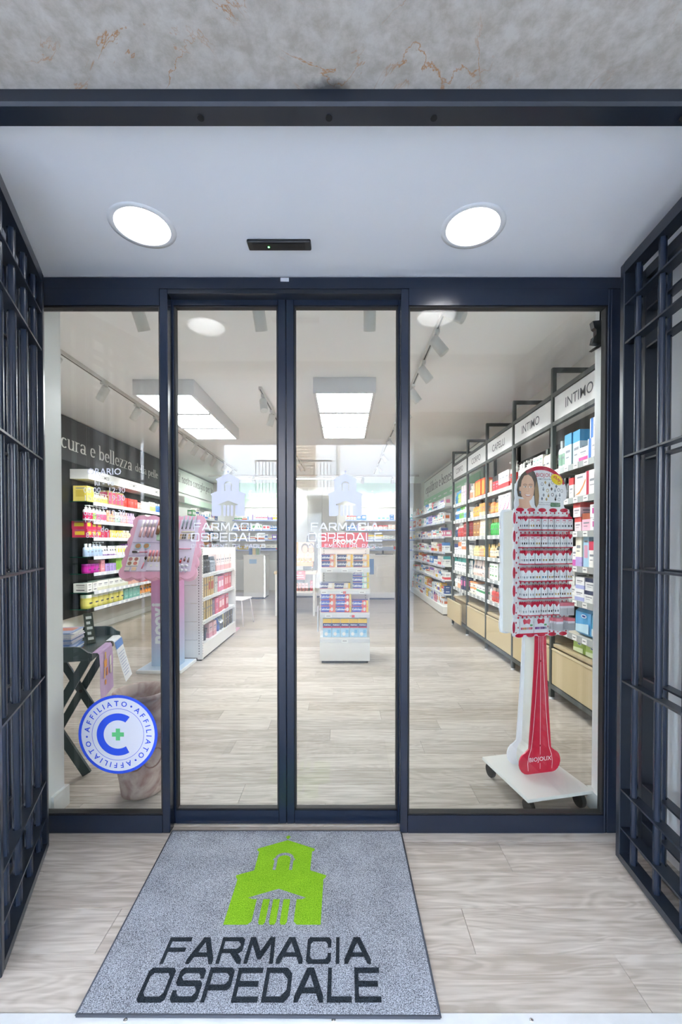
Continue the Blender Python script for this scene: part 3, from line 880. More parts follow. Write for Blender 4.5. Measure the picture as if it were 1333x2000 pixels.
# ================================================================== GOODS: one mesh per kind of pack, shared by its copies
_proto = {}
def goods(kind, *a):
    """list of (part name, mesh); the first is the pack itself. Front faces -y, base at z = 0"""
    key = (kind,) + a
    if key in _proto:
        return _proto[key]
    out = []
    if kind == 'carton':            # w, d, h, colour, accent, style
        w, d, h, c, ac, style = a
        b = MB().box(-w / 2, w / 2, 0, d, 0, h, M(c, .45))
        A = M(ac, .45); e = .0006
        ink_ = M('#8a8e98', .5)
        def wrap(z0, z1, m_):
            b.add([(-w / 2 - e, d, z0), (-w / 2 - e, -e, z0), (w / 2 + e, -e, z0), (w / 2 + e, d, z0), (-w / 2 - e, d, z1), (-w / 2 - e, -e, z1), (w / 2 + e, -e, z1), (w / 2 + e, d, z1)],
                  [(0, 1, 5, 4), (1, 2, 6, 5), (2, 3, 7, 6)], m_)
        def face(x0, x1, z0, z1, m_):
            for sgn in (0, 1, -1):
                if sgn == 0:
                    b.add([(x0 * w, -e * 2, z0 * h), (x1 * w, -e * 2, z0 * h), (x1 * w, -e * 2, z1 * h), (x0 * w, -e * 2, z1 * h)], [(0, 1, 2, 3)], m_)
                else:
                    X = sgn * (w / 2 + e * 2); y0, y1 = (x0 + .5) * d, (x1 + .5) * d
                    b.add([(X, y0, z0 * h), (X, y1, z0 * h), (X, y1, z1 * h), (X, y0, z1 * h)], [(0, 1, 2, 3) if sgn > 0 else (0, 3, 2, 1)], m_)
        if style == 'band': wrap(0, h * .32, A); face(-.32, .32, .62, .72, ink_); face(-.3, .2, .5, .54, ink_)
        elif style == 'top': wrap(h * .66, h, A); face(-.34, .34, .42, .5, ink_); face(-.3, .15, .26, .3, ink_)
        elif style == 'mid': wrap(h * .38, h * .6, A); face(-.3, .3, .74, .82, ink_)
        elif style == 'patch': face(-.32, .32, .3, .72, A); face(-.3, .3, .82, .88, ink_)
        elif style == 'stripe': face(-.42, -.18, 0, 1, A); face(-.1, .4, .55, .65, ink_); face(-.1, .3, .38, .42, ink_)
        elif style == 'panel': face(-.4, .4, .1, .9, A)
        elif style == 'swoosh':
            face(-.3, .2, .82, .9, ink_)
            b.add([(-.5 * w, -e * 2, .1 * h), (-.1 * w, -e * 2, .25 * h), (.2 * w, -e * 2, .5 * h), (.5 * w, -e * 2, .85 * h), (.5 * w, -e * 2, .7 * h), (.22 * w, -e * 2, .38 * h), (-.08 * w, -e * 2, .14 * h)], [(0, 6, 1), (1, 6, 5), (1, 5, 2), (2, 5, 4), (2, 4, 3)], A)
        elif style == 'lines': face(-.3, .3, .78, .86, A); face(-.3, .3, .62, .66, ink_); face(-.3, .2, .5, .53, ink_); face(-.3, .3, .2, .3, A)
        out.append((None, b.mesh('carton')))
    elif kind in ('bottle', 'pump', 'spray', 'dropper'):     # w, h, colour, cap colour, label colour
        w, h, c, cap, lab = a
        r = w / 2
        b = MB()
        b.lathe([(r * .92, 0), (r, h * .03), (r, h * .62), (r * .82, h * .7), (r * .4, h * .75), (r * .38, h * .8)], 12, M(c, .3), 0, r)
        out.append((None, b.mesh(kind)))
        l = MB().lathe([(r * 1.012, h * .12), (r * 1.012, h * .52)], 12, M(lab, .4), 0, r, caps=False)
        l.add([(-r * .6, -.0016, h * .34), (r * .6, -.0016, h * .34), (r * .6, -.0016, h * .40), (-r * .6, -.0016, h * .40)], [(0, 1, 2, 3)], M('#7d818a', .5))
        out.append(('label', l.mesh('label')))
        k = MB()
        if kind == 'bottle': k.lathe([(r * .52, h * .77), (r * .52, h * .99), (r * .46, h)], 12, M(cap, .35), 0, r)
        elif kind == 'dropper': k.lathe([(r * .45, h * .74), (r * .45, h * .84), (r * .22, h * .86), (r * .22, h)], 10, M(cap, .35), 0, r)
        else:
            k.lathe([(r * .5, h * .77), (r * .5, h * .85), (r * .14, h * .86), (r * .14, h * .95)], 10, M(cap, .35), 0, r)
            k.box(-r * .22, r * .22, -r * .35, r * 1.25, h * .945, h, M(cap, .35))
        out.append(('pump' if kind == 'pump' else 'cap', k.mesh('cap')))
    elif kind == 'tube':            # w, h, colour, cap colour: stands on its cap, crimped flat on top
        w, h, c, cap = a
        b = MB(); n = 12; vs = []
        for z, rx, ry in ((h * .16, .46, .46), (h * .5, .49, .36), (h * .93, .5, .06), (h, .5, .05)):
            vs += [(rx * w * math.cos(2 * PI * i / n), w * .46 + ry * w * math.sin(2 * PI * i / n), z) for i in range(n)]
        fs = [(q * n + i, q * n + (i + 1) % n, (q + 1) * n + (i + 1) % n, (q + 1) * n + i) for q in range(3) for i in range(n)] + [tuple(range(3 * n, 4 * n))]
        b.add(vs, fs, M(c, .35), True)
        b.add([(-w * .3, w * .02, h * .5), (w * .3, w * .02, h * .5), (w * .28, w * .1, h * .66), (-w * .28, w * .1, h * .66)], [(0, 1, 2, 3)], M('#565a66', .5))
        out.append((None, b.mesh('tube')))
        out.append(('cap', MB().lathe([(w * .36, 0), (w * .42, h * .16)], 12, M(cap, .35), 0, w * .46).mesh('cap')))
    elif kind in ('jar', 'tin'):    # w, h, colour, lid colour, label colour
        w, h, c, lid, lab = a
        r = w / 2
        b = MB().lathe([(r * .95, 0), (r, h * .05), (r, h * .76)], 14, M(c, .3), 0, r)
        b.lathe([(r * 1.012, h * .18), (r * 1.012, h * .62)], 14, M(lab, .4), 0, r, caps=False)
        b.add([(-r * .5, -.002, h * .34), (r * .5, -.002, h * .34), (r * .5, -.002, h * .44), (-r * .5, -.002, h * .44)], [(0, 1, 2, 3)], M('#4b4f57', .5))
        out.append((None, b.mesh(kind)))
        out.append(('lid', MB().lathe([(r * 1.03, h * .76), (r * 1.03, h * .97), (r * .95, h)], 14, M(lid, .35), 0, r).mesh('lid')))
    elif kind == 'packet':          # soft bag: w, d, h, colour, accent
        w, d, h, c, ac = a
        b = MB(); vs = []
        for z, kx, ky in ((0, .94, .5), (h * .1, 1, 1), (h * .8, 1, .95), (h * .95, .97, .25), (h, .97, .05)):
            x, y = w / 2 * kx, d / 2 * ky
            vs += [(-x, d / 2 - y, z), (0, d / 2 - y * 1.12, z), (x, d / 2 - y, z), (x, d / 2 + y, z), (0, d / 2 + y * 1.12, z), (-x, d / 2 + y, z)]
        fs = [(q * 6 + i, q * 6 + (i + 1) % 6, q * 6 + 6 + (i + 1) % 6, q * 6 + 6 + i) for q in range(4) for i in range(6)] + [(24, 25, 26, 27, 28, 29)]
        b.add(vs, fs, M(c, .3), False)
        y = -d * .07
        b.add([(-w * .42, y, h * .12), (w * .42, y, h * .12), (w * .42, y, h * .45), (-w * .42, y, h * .36)], [(0, 1, 2, 3)], M(ac, .35))
        b.flat(poly(circ(w * .12, h * .68, w * .17, 14, h * .06)), (0, y, 0), M('#f3f4f6', .4))
        b.flat(poly(circ(w * .12, h * .68, w * .13, 14, h * .035)), (0, y - .001, 0), M('#1f3f8c', .4))
        out.append((None, b.mesh('packet')))
    elif kind == 'cone':            # w, h, colour
        w, h, c = a
        out.append((None, MB().lathe([(w / 2, 0), (w / 2, h * .08), (w * .06, h * .96), (0, h)], 14, M(c, .35), 0, w / 2).mesh('cone')))
    elif kind == 'brandbox':        # flat carton with a slanted blue field, a brand word and a tablet picture: w, d, h, field, ground, end
        w, d, h, c, gr, end = a
        b = MB().box(-w / 2, w / 2, 0, d, 0, h, M(gr, .4))
        y = -.0008
        b.flat(poly([(-w * .49, h * .06), (w * .06, h * .06), (w * .12, h * .94), (-w * .49, h * .94)]), (0, y, 0), M(c, .4))
        b.flat(poly(circ(w * .26, h * .5, w * .085, 14, h * .33)), (0, y, 0), M('#f1ede9', .4))
        b.flat(poly([(w * .38, h * .03), (w * .5, h * .03), (w * .5, h * .97), (w * .38, h * .97)]), (0, y, 0), M(end, .4))
        b.flat(poly([(-w * .49, 0), (w * .4, 0), (w * .4, h * .06), (-w * .49, h * .06)]), (0, y, 0), M('#d3334c', .4))
        b.flat(sans('Kukident', h * .5, 'CENTER', .0012, .25, 1), (-w * .21, y - .0006, h * .34), M('#f6f6fa', .4))
        b.box(-w / 2 - .0005, w / 2 + .0005, .001, d, h, h + .0004, M(c, .4))
        out.append((None, b.mesh('carton')))
    elif kind == 'tallbox':         # w, d, h
        w, d, h = a
        b = MB().box(-w / 2, w / 2, 0, d, 0, h, M('#a9d3ea', .4))
        y = -.0008
        for z0, z1, c in ((.76, 1, '#efc21e'), (.585, .76, '#27336b'), (.5, .585, '#c9374a')):
            b.flat(poly([(-w / 2, z0 * h), (w / 2, z0 * h), (w / 2, z1 * h), (-w / 2, z1 * h)]), (0, y, 0), M(c, .4))
        b.flat(poly(circ(-w * .12, h * .17, w * .2, 14, h * .1)), (0, y, 0), M('#f4f4f2', .4))
        b.flat(sans('Kukident', h * .1, 'CENTER', .001, .25, 1), (0, y - .0006, h * .635), M('#f6f6fa', .4))
        b.flat(poly([(w * .08, h * .22), (w * .4, h * .22), (w * .4, h * .4), (w * .08, h * .4)]), (0, y, 0), M('#6fb4dc', .4))
        out.append((None, b.mesh('carton')))
    _proto[key] = out
    return out

KIND_CAT = {'carton': 'carton', 'bottle': 'bottle', 'pump': 'bottle', 'spray': 'bottle', 'dropper': 'bottle', 'tube': 'tube', 'jar': 'jar', 'tin': 'tin', 'packet': 'packet', 'cone': 'bottle', 'brandbox': 'carton', 'tallbox': 'carton'}
_count = {}
def put(proto, kind, name, label, loc, rz, group, parts=True):
    o = thing(name, label, KIND_CAT[kind], loc, rz, group, proto[0][1])
    for n, me in proto[1:]:
        link(n, me, o)
    return o

def width_of(kind, a):
    return a[0]

def row(root, rz, x0, y, z, items, where, prefix, x1=99, end='from the street', jit=.012):
    """a shelf row in its unit's own axes (x along the shelf, front at -y), laid from x0 on.
    items: (kind, n, description, args, layers)"""
    c, s = math.cos(rz), math.sin(rz)
    x = x0
    for it in items:
        kind, n, desc, a = it[:4]
        layers = it[4] if len(it) > 4 else 1
        if kind == 'gap':
            x += n; continue
        pr = goods(kind, *a)
        w = a[0]
        h = a[2] if kind in ('carton', 'packet', 'brandbox', 'tallbox') else a[1]
        for k in range(n):
            if x + w > x1:
                return x
            for L_ in range(layers):
                lx, ly = x + w / 2, y + random.uniform(-.3, 1) * jit
                wx, wy = root[0] + lx * c - ly * s, root[1] + lx * s + ly * c
                key = (desc, where)
                i = _count[key] = _count.get(key, 0) + 1
                lab = f'{ORD[min(i, len(ORD)) - 1]} {desc} {end}, {where}'
                put(pr, kind, prefix + '_' + KIND_CAT[kind], lab, (wx, wy, z + .0008 + L_ * (h + .0006)), rz + random.uniform(-.03, .03), f'{desc}s, {where}')
            x += w + .005 + random.uniform(0, .004)
    return x

C = 'carton'; B = 'bottle'; P = 'pump'; T_ = 'tube'; J = 'jar'

def price_rail(parent, x0, x1, y, z, tags, mat_rail, tag_w=.05, name='price_rail', h=.04):
    r = MB().box(x0, x1, y - .006, y, z - h, z, mat_rail).obj(name, parent)
    if tags:
        key = ('tag', tag_w, h)
        if key not in _proto:
            b = MB().box(-tag_w / 2, tag_w / 2, -.002, 0, -h * .42, h * .42, M('#f2f2f0', .45))
            b.add([(-tag_w * .35, -.0026, -.002), (tag_w * .3, -.0026, -.002), (tag_w * .3, -.0026, .005), (-tag_w * .35, -.0026, .005)], [(0, 1, 2, 3)], M('#6d7076', .5))
            _proto[key] = b.mesh('price_tag')
        for t_ in tags:
            link('price_tag', _proto[key], r, (t_, y - .0062, z - h / 2))
    return r

# ------------------------------------------------------------------ black cosmetics wall
BW = (-3.99, 6.17, 0); BWR = PI / 2
t = thing('wall_shelf_unit', 'long black wall panel of glass shelves for cosmetics', 'shelf unit', BW, BWR)
DK = M('#14171a', .42, var=.08)
MB().box(-1.2, 3.75, -.03, .0, .31, 2.585, DK).obj('back_panel', t)
hb = MB().box(.02, 3.75, -.30, -.03, 2.325, 2.465, M('#ecedec', .5)).obj('header_board', t)
mb = MB()
for x in (.42, 1.32, 2.22, 3.1):
    mb.flat(sans('COSMESI', .072, 'CENTER', .0005), (x, -.3012, 2.37), M('#44474c', .5))
mb.obj('lettering', hb)
LSZ = (2.0, 1.725, 1.475, 1.195, .95, .675, .435)
RAIL = M('#d7dbe4', .35)
for k, z in enumerate(LSZ):
    s = MB().box(.0, 3.7, -.28, -.03, z - .01, z, TEAL).obj('glass_shelf', t)
    MB().box(.0, .004, -.282, -.03, z - .0105, z + .0005, M('#2f6e60', .2)).obj('polished_edge', s)
    MB().box(.16, 3.7, -.29, -.281, z - .046, z + .006, RAIL).obj('price_rail', s)
    random.seed(40 + k)
    xs = [x for x in [.3 + i * .145 for i in range(23)] if random.random() < .72]
    if ('ltag') not in _proto:
        _proto['ltag'] = MB().box(-.032, .032, -.292, -.2905, -.022, .022, M('#f6f7f8', .45)).mesh('price_tag')
    for x in xs:
        link('price_tag', _proto['ltag'], s, (x, 0, z - .02))
Lw = [n + ' black wall shelf' for n in 'top second third fourth fifth sixth lowest'.split()]
random.seed(3)
LROWS = [
    [(C, 2, 'tall yellow carton', (.09, .2, .225, '#e2cf6a', '#c9b24a', 'patch')), (P, 6, 'pale yellow pump bottle', (.055, .15, '#f0e4a8', '#fbfaf3', '#f3d86a')), (C, 4, 'olive and pink gift box', (.115, .15, .225, '#b0a068', '#d2587e', 'panel')), (C, 4, 'red face-cream carton', (.11, .14, .165, '#d9483f', '#c23a36', 'lines')), (C, 2, 'salmon carton', (.09, .14, .13, '#ee9d94', '#f6d8d2', 'patch')), (B, 5, 'clear white bottle', (.06, .17, '#eef0ef', '#dfe3e6', '#e9d7de')), (B, 3, 'pale green bottle', (.07, .19, '#cdd6a6', '#eef0e6', '#a7b66a')), (B, 4, 'blue bottle', (.07, .18, '#3f74b4', '#e8ecf2', '#2e5f9f')), (C, 6, 'white serum carton', (.08, .12, .16, '#eceeef', '#9fb6d2', 'band'))],
    [(P, 2, 'white and crimson pump bottle', (.085, .225, '#f2f2f0', '#f7f7f5', '#c01e58')), (P, 1, 'white and lime pump bottle', (.085, .225, '#f2f2f0', '#f7f7f5', '#9ac648')), (P, 3, 'white and rose pump bottle', (.085, .215, '#f2f2f0', '#f7f7f5', '#d65a86')), (B, 3, 'coral shower bottle', (.075, .19, '#ee9a76', '#f1c4ae', '#f5b593')), (B, 2, 'pale mint bottle', (.075, .18, '#d7e6d6', '#f2f4f0', '#bcd8c0')), (B, 3, 'pink shower bottle', (.08, .19, '#eea6a8', '#f6d2d2', '#f3bcbe')), (B, 3, 'lilac shower bottle', (.08, .195, '#c79ad0', '#e4cdea', '#d7b3de')), (B, 5, 'amber oil bottle', (.06, .13, '#d9a441', '#7a5a2a', '#f0e2b8')), (C, 3, 'cream carton with gold print', (.12, .14, .2, '#efece0', '#cfc08a', 'lines')), (B, 3, 'white bottle', (.06, .15, '#efefee', '#dfe0e2', '#e2e4e6')), (C, 3, 'small red carton', (.08, .12, .15, '#d84c54', '#f0b9b9', 'patch')), (C, 8, 'white cream carton', (.08, .12, .15, '#eceeef', '#d8a0a8', 'band'))],
    [(C, 3, 'crimson carton with yellow disc', (.12, .22, .125, '#c92d58', '#e8c53c', 'patch'), 2), (C, 2, 'low crimson carton', (.1, .18, .12, '#c92d58', '#b02049', 'lines')), (C, 4, 'yellow sun-cream carton', (.1, .15, .125, '#ecc94e', '#f5e09a', 'patch')), (B, 4, 'small peach bottle', (.055, .13, '#f0cfae', '#f6e7d6', '#f4dcc4')), (J, 5, 'cream jar with white lid', (.08, .085, '#f1e3c6', '#f6f3ec', '#ead2a2')), (C, 5, 'tan powder carton', (.12, .13, .085, '#e3c69c', '#c9a06a', 'band')), (C, 8, 'pale peach carton', (.09, .12, .12, '#efd9c4', '#d9a77a', 'band'))],
    [(B, 2, 'light blue lotion bottle', (.08, .19, '#bccde6', '#e9eef6', '#a9c0e0')), (P, 3, 'tall light blue pump bottle', (.08, .215, '#c3d2ea', '#eef2f8', '#a9c0e0')), (T_, 5, 'white and violet tube', (.07, .155, '#f1eef3', '#b58fcf')), (C, 4, 'white carton with yellow square', (.08, .12, .155, '#f0eee8', '#dfe05a', 'patch')), (C, 3, 'violet carton', (.065, .12, .185, '#9a58b8', '#d8b0e4', 'stripe')), (B, 3, 'white bottle with violet band', (.06, .16, '#f2f0f5', '#eceaf0', '#a878c4')), (C, 4, 'green herbal carton', (.115, .13, .125, '#3e9a4a', '#d6c089', 'patch')), (C, 3, 'brown and green herbal carton', (.1, .13, .18, '#a9875a', '#4ba253', 'top')), (C, 8, 'green carton', (.09, .12, .16, '#58ad55', '#e5eee0', 'lines'))],
    [(J, 3, 'magenta jar with dark lid', (.115, .135, '#b3158e', '#7c1470', '#c024a0')), (C, 1, 'rose pink carton', (.11, .2, .185, '#df8a99', '#efb9c2', 'lines')), (C, 3, 'lavender carton', (.1, .13, .12, '#ab8fd6', '#c6b2e6', 'stripe')), (C, 2, 'tall leaf-green carton', (.14, .13, .21, '#a6cf63', '#86b845', 'panel')), (C, 2, 'lime carton', (.075, .12, .15, '#bfe06e', '#e7f2c2', 'band')), (C, 2, 'white and pink carton', (.08, .12, .16, '#efe4e6', '#d9a7b2', 'stripe')), (C, 4, 'white and blue carton', (.09, .12, .165, '#eef1f5', '#b4cbe6', 'band')), (C, 2, 'tall pale blue carton', (.085, .12, .205, '#dfe8f2', '#9dc0e2', 'stripe')), (C, 4, 'red and dark carton', (.085, .12, .15, '#c23038', '#3b3436', 'top')), (C, 8, 'red carton', (.09, .12, .15, '#cc3c40', '#f0d5d5', 'lines'))],
    [(C, 2, 'white carton with dark print', (.12, .2, .13, '#eeeeea', '#4c4f55', 'lines')), (C, 6, 'white and cream carton', (.15, .15, .145, '#f0f0ec', '#dcdcc4', 'band')), (C, 3, 'pale coral carton', (.115, .14, .19, '#efbfb0', '#e39a8c', 'lines')), (B, 2, 'coral bottle', (.07, .17, '#e89a8a', '#f3d0c6', '#f0b0a2')), (C, 6, 'bright red carton', (.1, .13, .13, '#dc4640', '#f2b2a8', 'patch')), (C, 8, 'orange and white carton', (.1, .13, .14, '#eb9a5a', '#f6e6d6', 'band'))],
    [('tin', 7, 'yellow milk tin', (.145, .2, '#d9d067', '#eceade', '#e3d976')), (C, 4, 'sea-green carton', (.13, .14, .19, '#7cb8ac', '#a9d4cb', 'lines')), (T_, 4, 'orange sun tube', (.115, .2, '#e99a50', '#f2e6d8')), (C, 3, 'orange carton', (.12, .13, .2, '#ee8a2c', '#f7c07c', 'panel')), (B, 3, 'orange spray bottle', (.09, .2, '#f08f2e', '#f6d8b0', '#f5ac5e')), (C, 3, 'blue and orange carton', (.09, .13, .19, '#4d8fd0', '#f2a04a', 'mid')), (C, 6, 'orange family carton', (.12, .13, .2, '#ee9438', '#f7d0a0', 'band'))],
]
for k, items in enumerate(LROWS):
    row(BW, BWR, .035, -.265, LSZ[k], items, Lw[k], 'cosmetic', 3.4)
# sign above it
t = thing('wall_sign', 'dark grey wall sign lettered cura e bellezza della pelle', 'sign', (-3.99, 5.2, 0), PI / 2)
MB().box(0, 4.75, -.05, 0, 2.60, 3.19, M('#4d5053', .5)).obj('board', t)
LT = M('#e6e6e2', .5)
for s, x, z, w, h, k in (('cura e bellezza', .76, 2.735, 2.0, .145, 1), ('della pelle', 2.89, 2.755, .98, .10, 1)):
    mb = MB(); mb.flat(fit(s, SERIF, w, h, .13, .055, .05, .36), (x, -.0515, z), LT); mb.obj('lettering', t)
mb = MB(); mb.flat(fit('la', SERIF, .35, .145, .13, .055, .05), (.25, -.0515, 2.96), LT); mb.obj('lettering', t)
MB().box(0, 4.75, -.05, -.044, 2.565, 2.60, M('#4d5053', .5)).obj('added_lip', t)  # lip added to screen the light strip from direct view
MB().box(0, 4.75, -.04, -.02, 2.588, 2.60, EMIT('#fbfdff', LED_E * .6)).obj('light_strip', t)

# ------------------------------------------------------------------ green wall signs, white wall shelving at the back left
def green_sign(loc, rz, L_, z0, z1, text, tx, tw, th_, tz, label, band=True, ramp=('#f0f5f1', '#bfe3cb'), tcol='#5c6266'):
    t = thing('wall_sign', label, 'sign', loc, rz)
    m = RAMPZ('pale_green_print', [(0, ramp[1]), (.3, ramp[0]), (1, ramp[0])] if band else [(0, ramp[0]), (1, ramp[1])], .5)
    o = BX(0, L_, -.05, 0, 0, z1 - z0, m).obj('board', t); o.location = (0, 0, z0)
    if band:
        b = MB().box(0, L_, -.06, -.05, 0, .16, M('#a6d8b6', .5)); q = b.obj('band', t); q.location = (0, 0, z0)
        bl = MB()
        for i in range(int(L_ / .55)):
            bl.box(.15 + i * .55, .45 + i * .55, -.0612, -.06, .055, .085, M('#eef6f0', .5))
        bl.obj('small_print', q)['kind'] = 'stuff'
    MB().box(0, L_, -.055, 0, z1, z1 + .018, M('#8a8d8c', .4)).obj('edge_strip', t)
    mb = MB(); mb.flat(fit(text, SERIF, tw, th_, .14, .06, .05, .36), (tx, -.0515, tz), M(tcol, .5)); mb.obj('lettering', t)
    return t
green_sign((-3.99, 10.05, 0), PI / 2, 2.9, 2.62, 3.16, 'il nostro consiglio per te', .15, 2.65, .13, 2.86, 'pale green wall sign lettered il nostro consiglio per te', band=False, ramp=('#f0f5f1', '#dcebe0'))
green_sign((2.30, 11.95, 0), -PI / 2, 4.9, 2.42, 3.06, 'equilibrio e benessere', .2, 3.5, .16, 2.72, 'pale green wall sign lettered equilibrio e benessere')
for x, tx, w, lab in ((-3.2, 'farmacia', 1.6, 'mint green wall sign lettered farmacia over the back shelves'), (.3, 'ricette', 1.7, 'mint green wall sign lettered ricette over the back shelves')):
    t = thing('wall_sign', lab, 'sign', (x, 12.97, 0), 0)
    m = RAMPZ('mint_print', [(0, '#e9f4ec'), (.35, '#b8e0c8'), (1, '#9ad6b4')], .5)
    o = BX(0, w, -.05, 0, 0, .74, m).obj('board', t); o.location = (0, 0, 2.46)
    mb = MB(); mb.flat(fit(tx, SERIF, w * .72, .17, .15, .07, .05), (w * .2, -.0515, 2.72), M('#f7faf7', .5)); mb.obj('lettering', t)

PAL = ['#f0f0ee', '#eef1f4', '#f2efe8', '#ececec', '#e9eef2', '#f4f1ea']
ACC = ['#d8434e', '#3f7fc4', '#e8943c', '#58a868', '#e9c53e', '#7a5fb0', '#47a8a8', '#d77a9a', '#2f4f8f', '#c8602f']
NAMEC = {'#d8434e': 'red', '#3f7fc4': 'blue', '#e8943c': 'orange', '#58a868': 'green', '#e9c53e': 'yellow', '#7a5fb0': 'violet', '#47a8a8': 'teal', '#d77a9a': 'pink', '#2f4f8f': 'navy', '#c8602f': 'rust'}
def mixed(rng, n, hmax, wscale=1.0, bold=.25):
    """a run of ordinary medicine packs"""
    out = []
    last = None
    for _ in range(n):
        ac = rng.choice([c for c in ACC if c != last]); last = ac
        cn = NAMEC[ac]
        k = rng.random()
        h = hmax * rng.uniform(.45, .95)
        w = rng.uniform(.07, .12) * wscale
        m = rng.randint(1, 3)
        h = round(h, 2); w = round(w, 2)
        if k < .58:
            st = rng.choice(['band', 'top', 'mid', 'patch', 'stripe', 'lines'])
            word = {'band': f'white carton with {cn} foot', 'top': f'white carton with {cn} top', 'mid': f'white carton with {cn} belt', 'patch': f'white carton with {cn} patch', 'stripe': f'white carton with {cn} stripe', 'lines': f'white carton with {cn} print'}[st]
            out.append((C, m, word, (w, .12, h, rng.choice(PAL), ac, st)))
        elif k < .58 + bold * .6:
            out.append((C, m, f'solid {cn} carton', (w, .12, h, ac, '#f2f2ee', rng.choice(['lines', 'patch']))))
        elif k < .88:
            out.append((B, m, f'white bottle with {cn} label', (min(w, .075), max(h, .11), '#f0f0ee', rng.choice(['#f2f2f2', ac]), ac)))
        else:
            out.append((J, m, f'white jar with {cn} lid', (w, min(h, .12), '#f0efec', ac, rng.choice(PAL))))
    return out

t = thing('wall_shelf_unit', 'white wall shelving under the il nostro consiglio sign', 'shelf unit', (-3.99, 10.1, 0), PI / 2)
MB().box(0, 2.8, -.03, 0, 0, 2.6, GLOSSW).obj('back_panel', t)
MB().box(0, 2.8, -.5, -.03, 0, .16, GLOSSW).obj('plinth', t)
MB().box(0, 2.8, -.18, -.03, 2.36, 2.5, RAMPZ('green_pelmet', [(0, '#e4f2e8'), (1, '#d3ecda')])).obj('header_board', t)
for k, z in enumerate((2.03, 1.76, 1.49, 1.21, .93)):
    s = MB().box(0, 2.8, -.42, -.03, z - .025, z, GLOSSW).obj('shelf', t)
    price_rail(s, 0, 2.8, -.42, z - .002, [], RAIL)
    row((-3.99, 10.1, 0), PI / 2, .05, -.4, z, mixed(random.Random(90 + k), 14, .22, 1.2), f'{["top", "second", "third", "fourth", "fifth"][k]} shelf below il nostro', 'medicine', 2.2)

# ------------------------------------------------------------------ grey shelving bays with the name boards
YB = (2.94, 3.82, 4.70, 5.58, 6.45, 7.30)
NB = ('INTIMO', 'INTIMO', 'CAPELLI', 'CORPO', 'CORPO')
BAYN = ('near INTIMO bay', 'far INTIMO bay', 'CAPELLI bay', 'near CORPO bay', 'far CORPO bay')
BSZ = (2.04, 1.765, 1.49, 1.21, .935, .66)
SHW = ('top', 'second', 'third', 'fourth', 'fifth', 'sixth')
BXF = 1.85
TAN = M('#b9a888', .5)
CLEARRAIL = M('#a3a8a9', .3)
for b in range(5):
    y0, y1 = YB[b], YB[b + 1]
    w = y1 - y0
    t = thing('shelving_bay', ('grey metal shelving bay lettered INTIMO, nearest the white jamb', 'grey metal shelving bay lettered INTIMO, behind the earring display', 'grey metal shelving bay lettered CAPELLI', 'grey metal shelving bay lettered CORPO, next to CAPELLI', 'grey metal shelving bay lettered CORPO, last before the white gondola')[b], 'shelf unit', (BXF, y1, 0), -PI / 2)
    # local axes: x runs towards the street, front is -y (world -x), wall at y = .47
    tk = .036
    MB().bev(-tk / 2, tk / 2, 0, tk, .02, 2.95, .003, GRAPH).obj('upright', t)
    MB().bev(-tk / 2, tk / 2, .41, .45, .02, 2.95, .003, BLACKM).obj('rear_upright', t)
    MB().box(-tk / 2, tk / 2, tk, .46, 2.915, 2.95, GRAPH).obj('top_arm', t)
    if b == 0:
        MB().bev(w - tk / 2, w + tk / 2, 0, tk, .02, 2.95, .003, GRAPH).obj('upright', t)
        MB().bev(w - tk / 2, w + tk / 2, .41, .45, .02, 2.95, .003, BLACKM).obj('rear_upright', t)
    MB().box(tk / 2 + .001, w - tk / 2 - .001, 0, tk, 2.685, 2.72, GRAPH).obj('beam', t)
    MB().box(tk / 2 + .001, w - tk / 2 - .001, 0, tk, 2.43, 2.465, GRAPH).obj('beam', t)
    MB().box(tk / 2 + .001, w - tk / 2 - .001, 0, tk, .10, .14, GRAPH).obj('beam', t)
    MB().box(-tk / 2, tk / 2, .036, .41, .10, .14, BLACKM).obj('side_beam', t)
    MB().lathe([(.022, 0), (.022, .008), (.008, .012), (.008, .03)], 12, STEEL, 0, .018).obj('foot', t)
    nb = MB().box(.03, w - .03, .012, .022, 2.47, 2.68, M('#eeeeef', .4)).obj('name_board', t)
    mb = MB(); mb.flat(sans(NB[b], .118, 'CENTER', .0006, 0, 4), (w * .47, .0112, 2.535), M('#5a5d66', .5)); mb.obj('lettering', nb)
    if b < 2:
        MB().box(.02, w - .02, .45, .47, .5, 2.6, M('#8f908c', .6) if b == 0 else M('#6c6e6c', .6)).obj('back_panel', t)
    else:
        MB().box(.02, w - .02, .45, .47, .5, 2.25 if b == 2 else 1.2, M('#8d908e', .6)).obj('back_panel', t)
    if b in (1, 2):
        MB().box(.02, w - .02, .40, .45, 2.22, 2.43, BLACKM).obj('roller_blind', t)
    for k, z in enumerate(BSZ):
        if b == 0 and k == 5: z = .655
        s = MB().box(.02, w - .02, .02, .44, z - .03, z, M('#a7a49b', .5) if k < 3 else M('#cfc8b8', .5)).obj('shelf', t)
        n = 5 if b else 6
        price_rail(s, .02, w - .02, .02, z + .004, [.09 + i * (w - .16) / (n - 1) for i in range(n)], CLEARRAIL, .062, h=.05)
    # drawer plinth
    MB().box(.02, w - .02, .02, .45, .475, .50, TAN).obj('plinth_top', t)
    MB().box(.02, w - .02, .05, .45, .14, .475, M('#a8977a', .5)).obj('plinth', t)
    pull = -.09 if b == 4 else .0
    dr = MB().bev(.022, w - .022, .006 + pull, .028 + pull, .145, .445, .003, BEIGE).obj('drawer_front', t)
    MB().box(.03, w - .03, .0 + pull, .02 + pull, .449, .461, M('#d6c7a5', .4)).obj('grip_rail', dr)
    if pull:
        MB().box(.05, .07, .028 + pull, .05, .2, .4, BLACKM).obj('runner', dr)

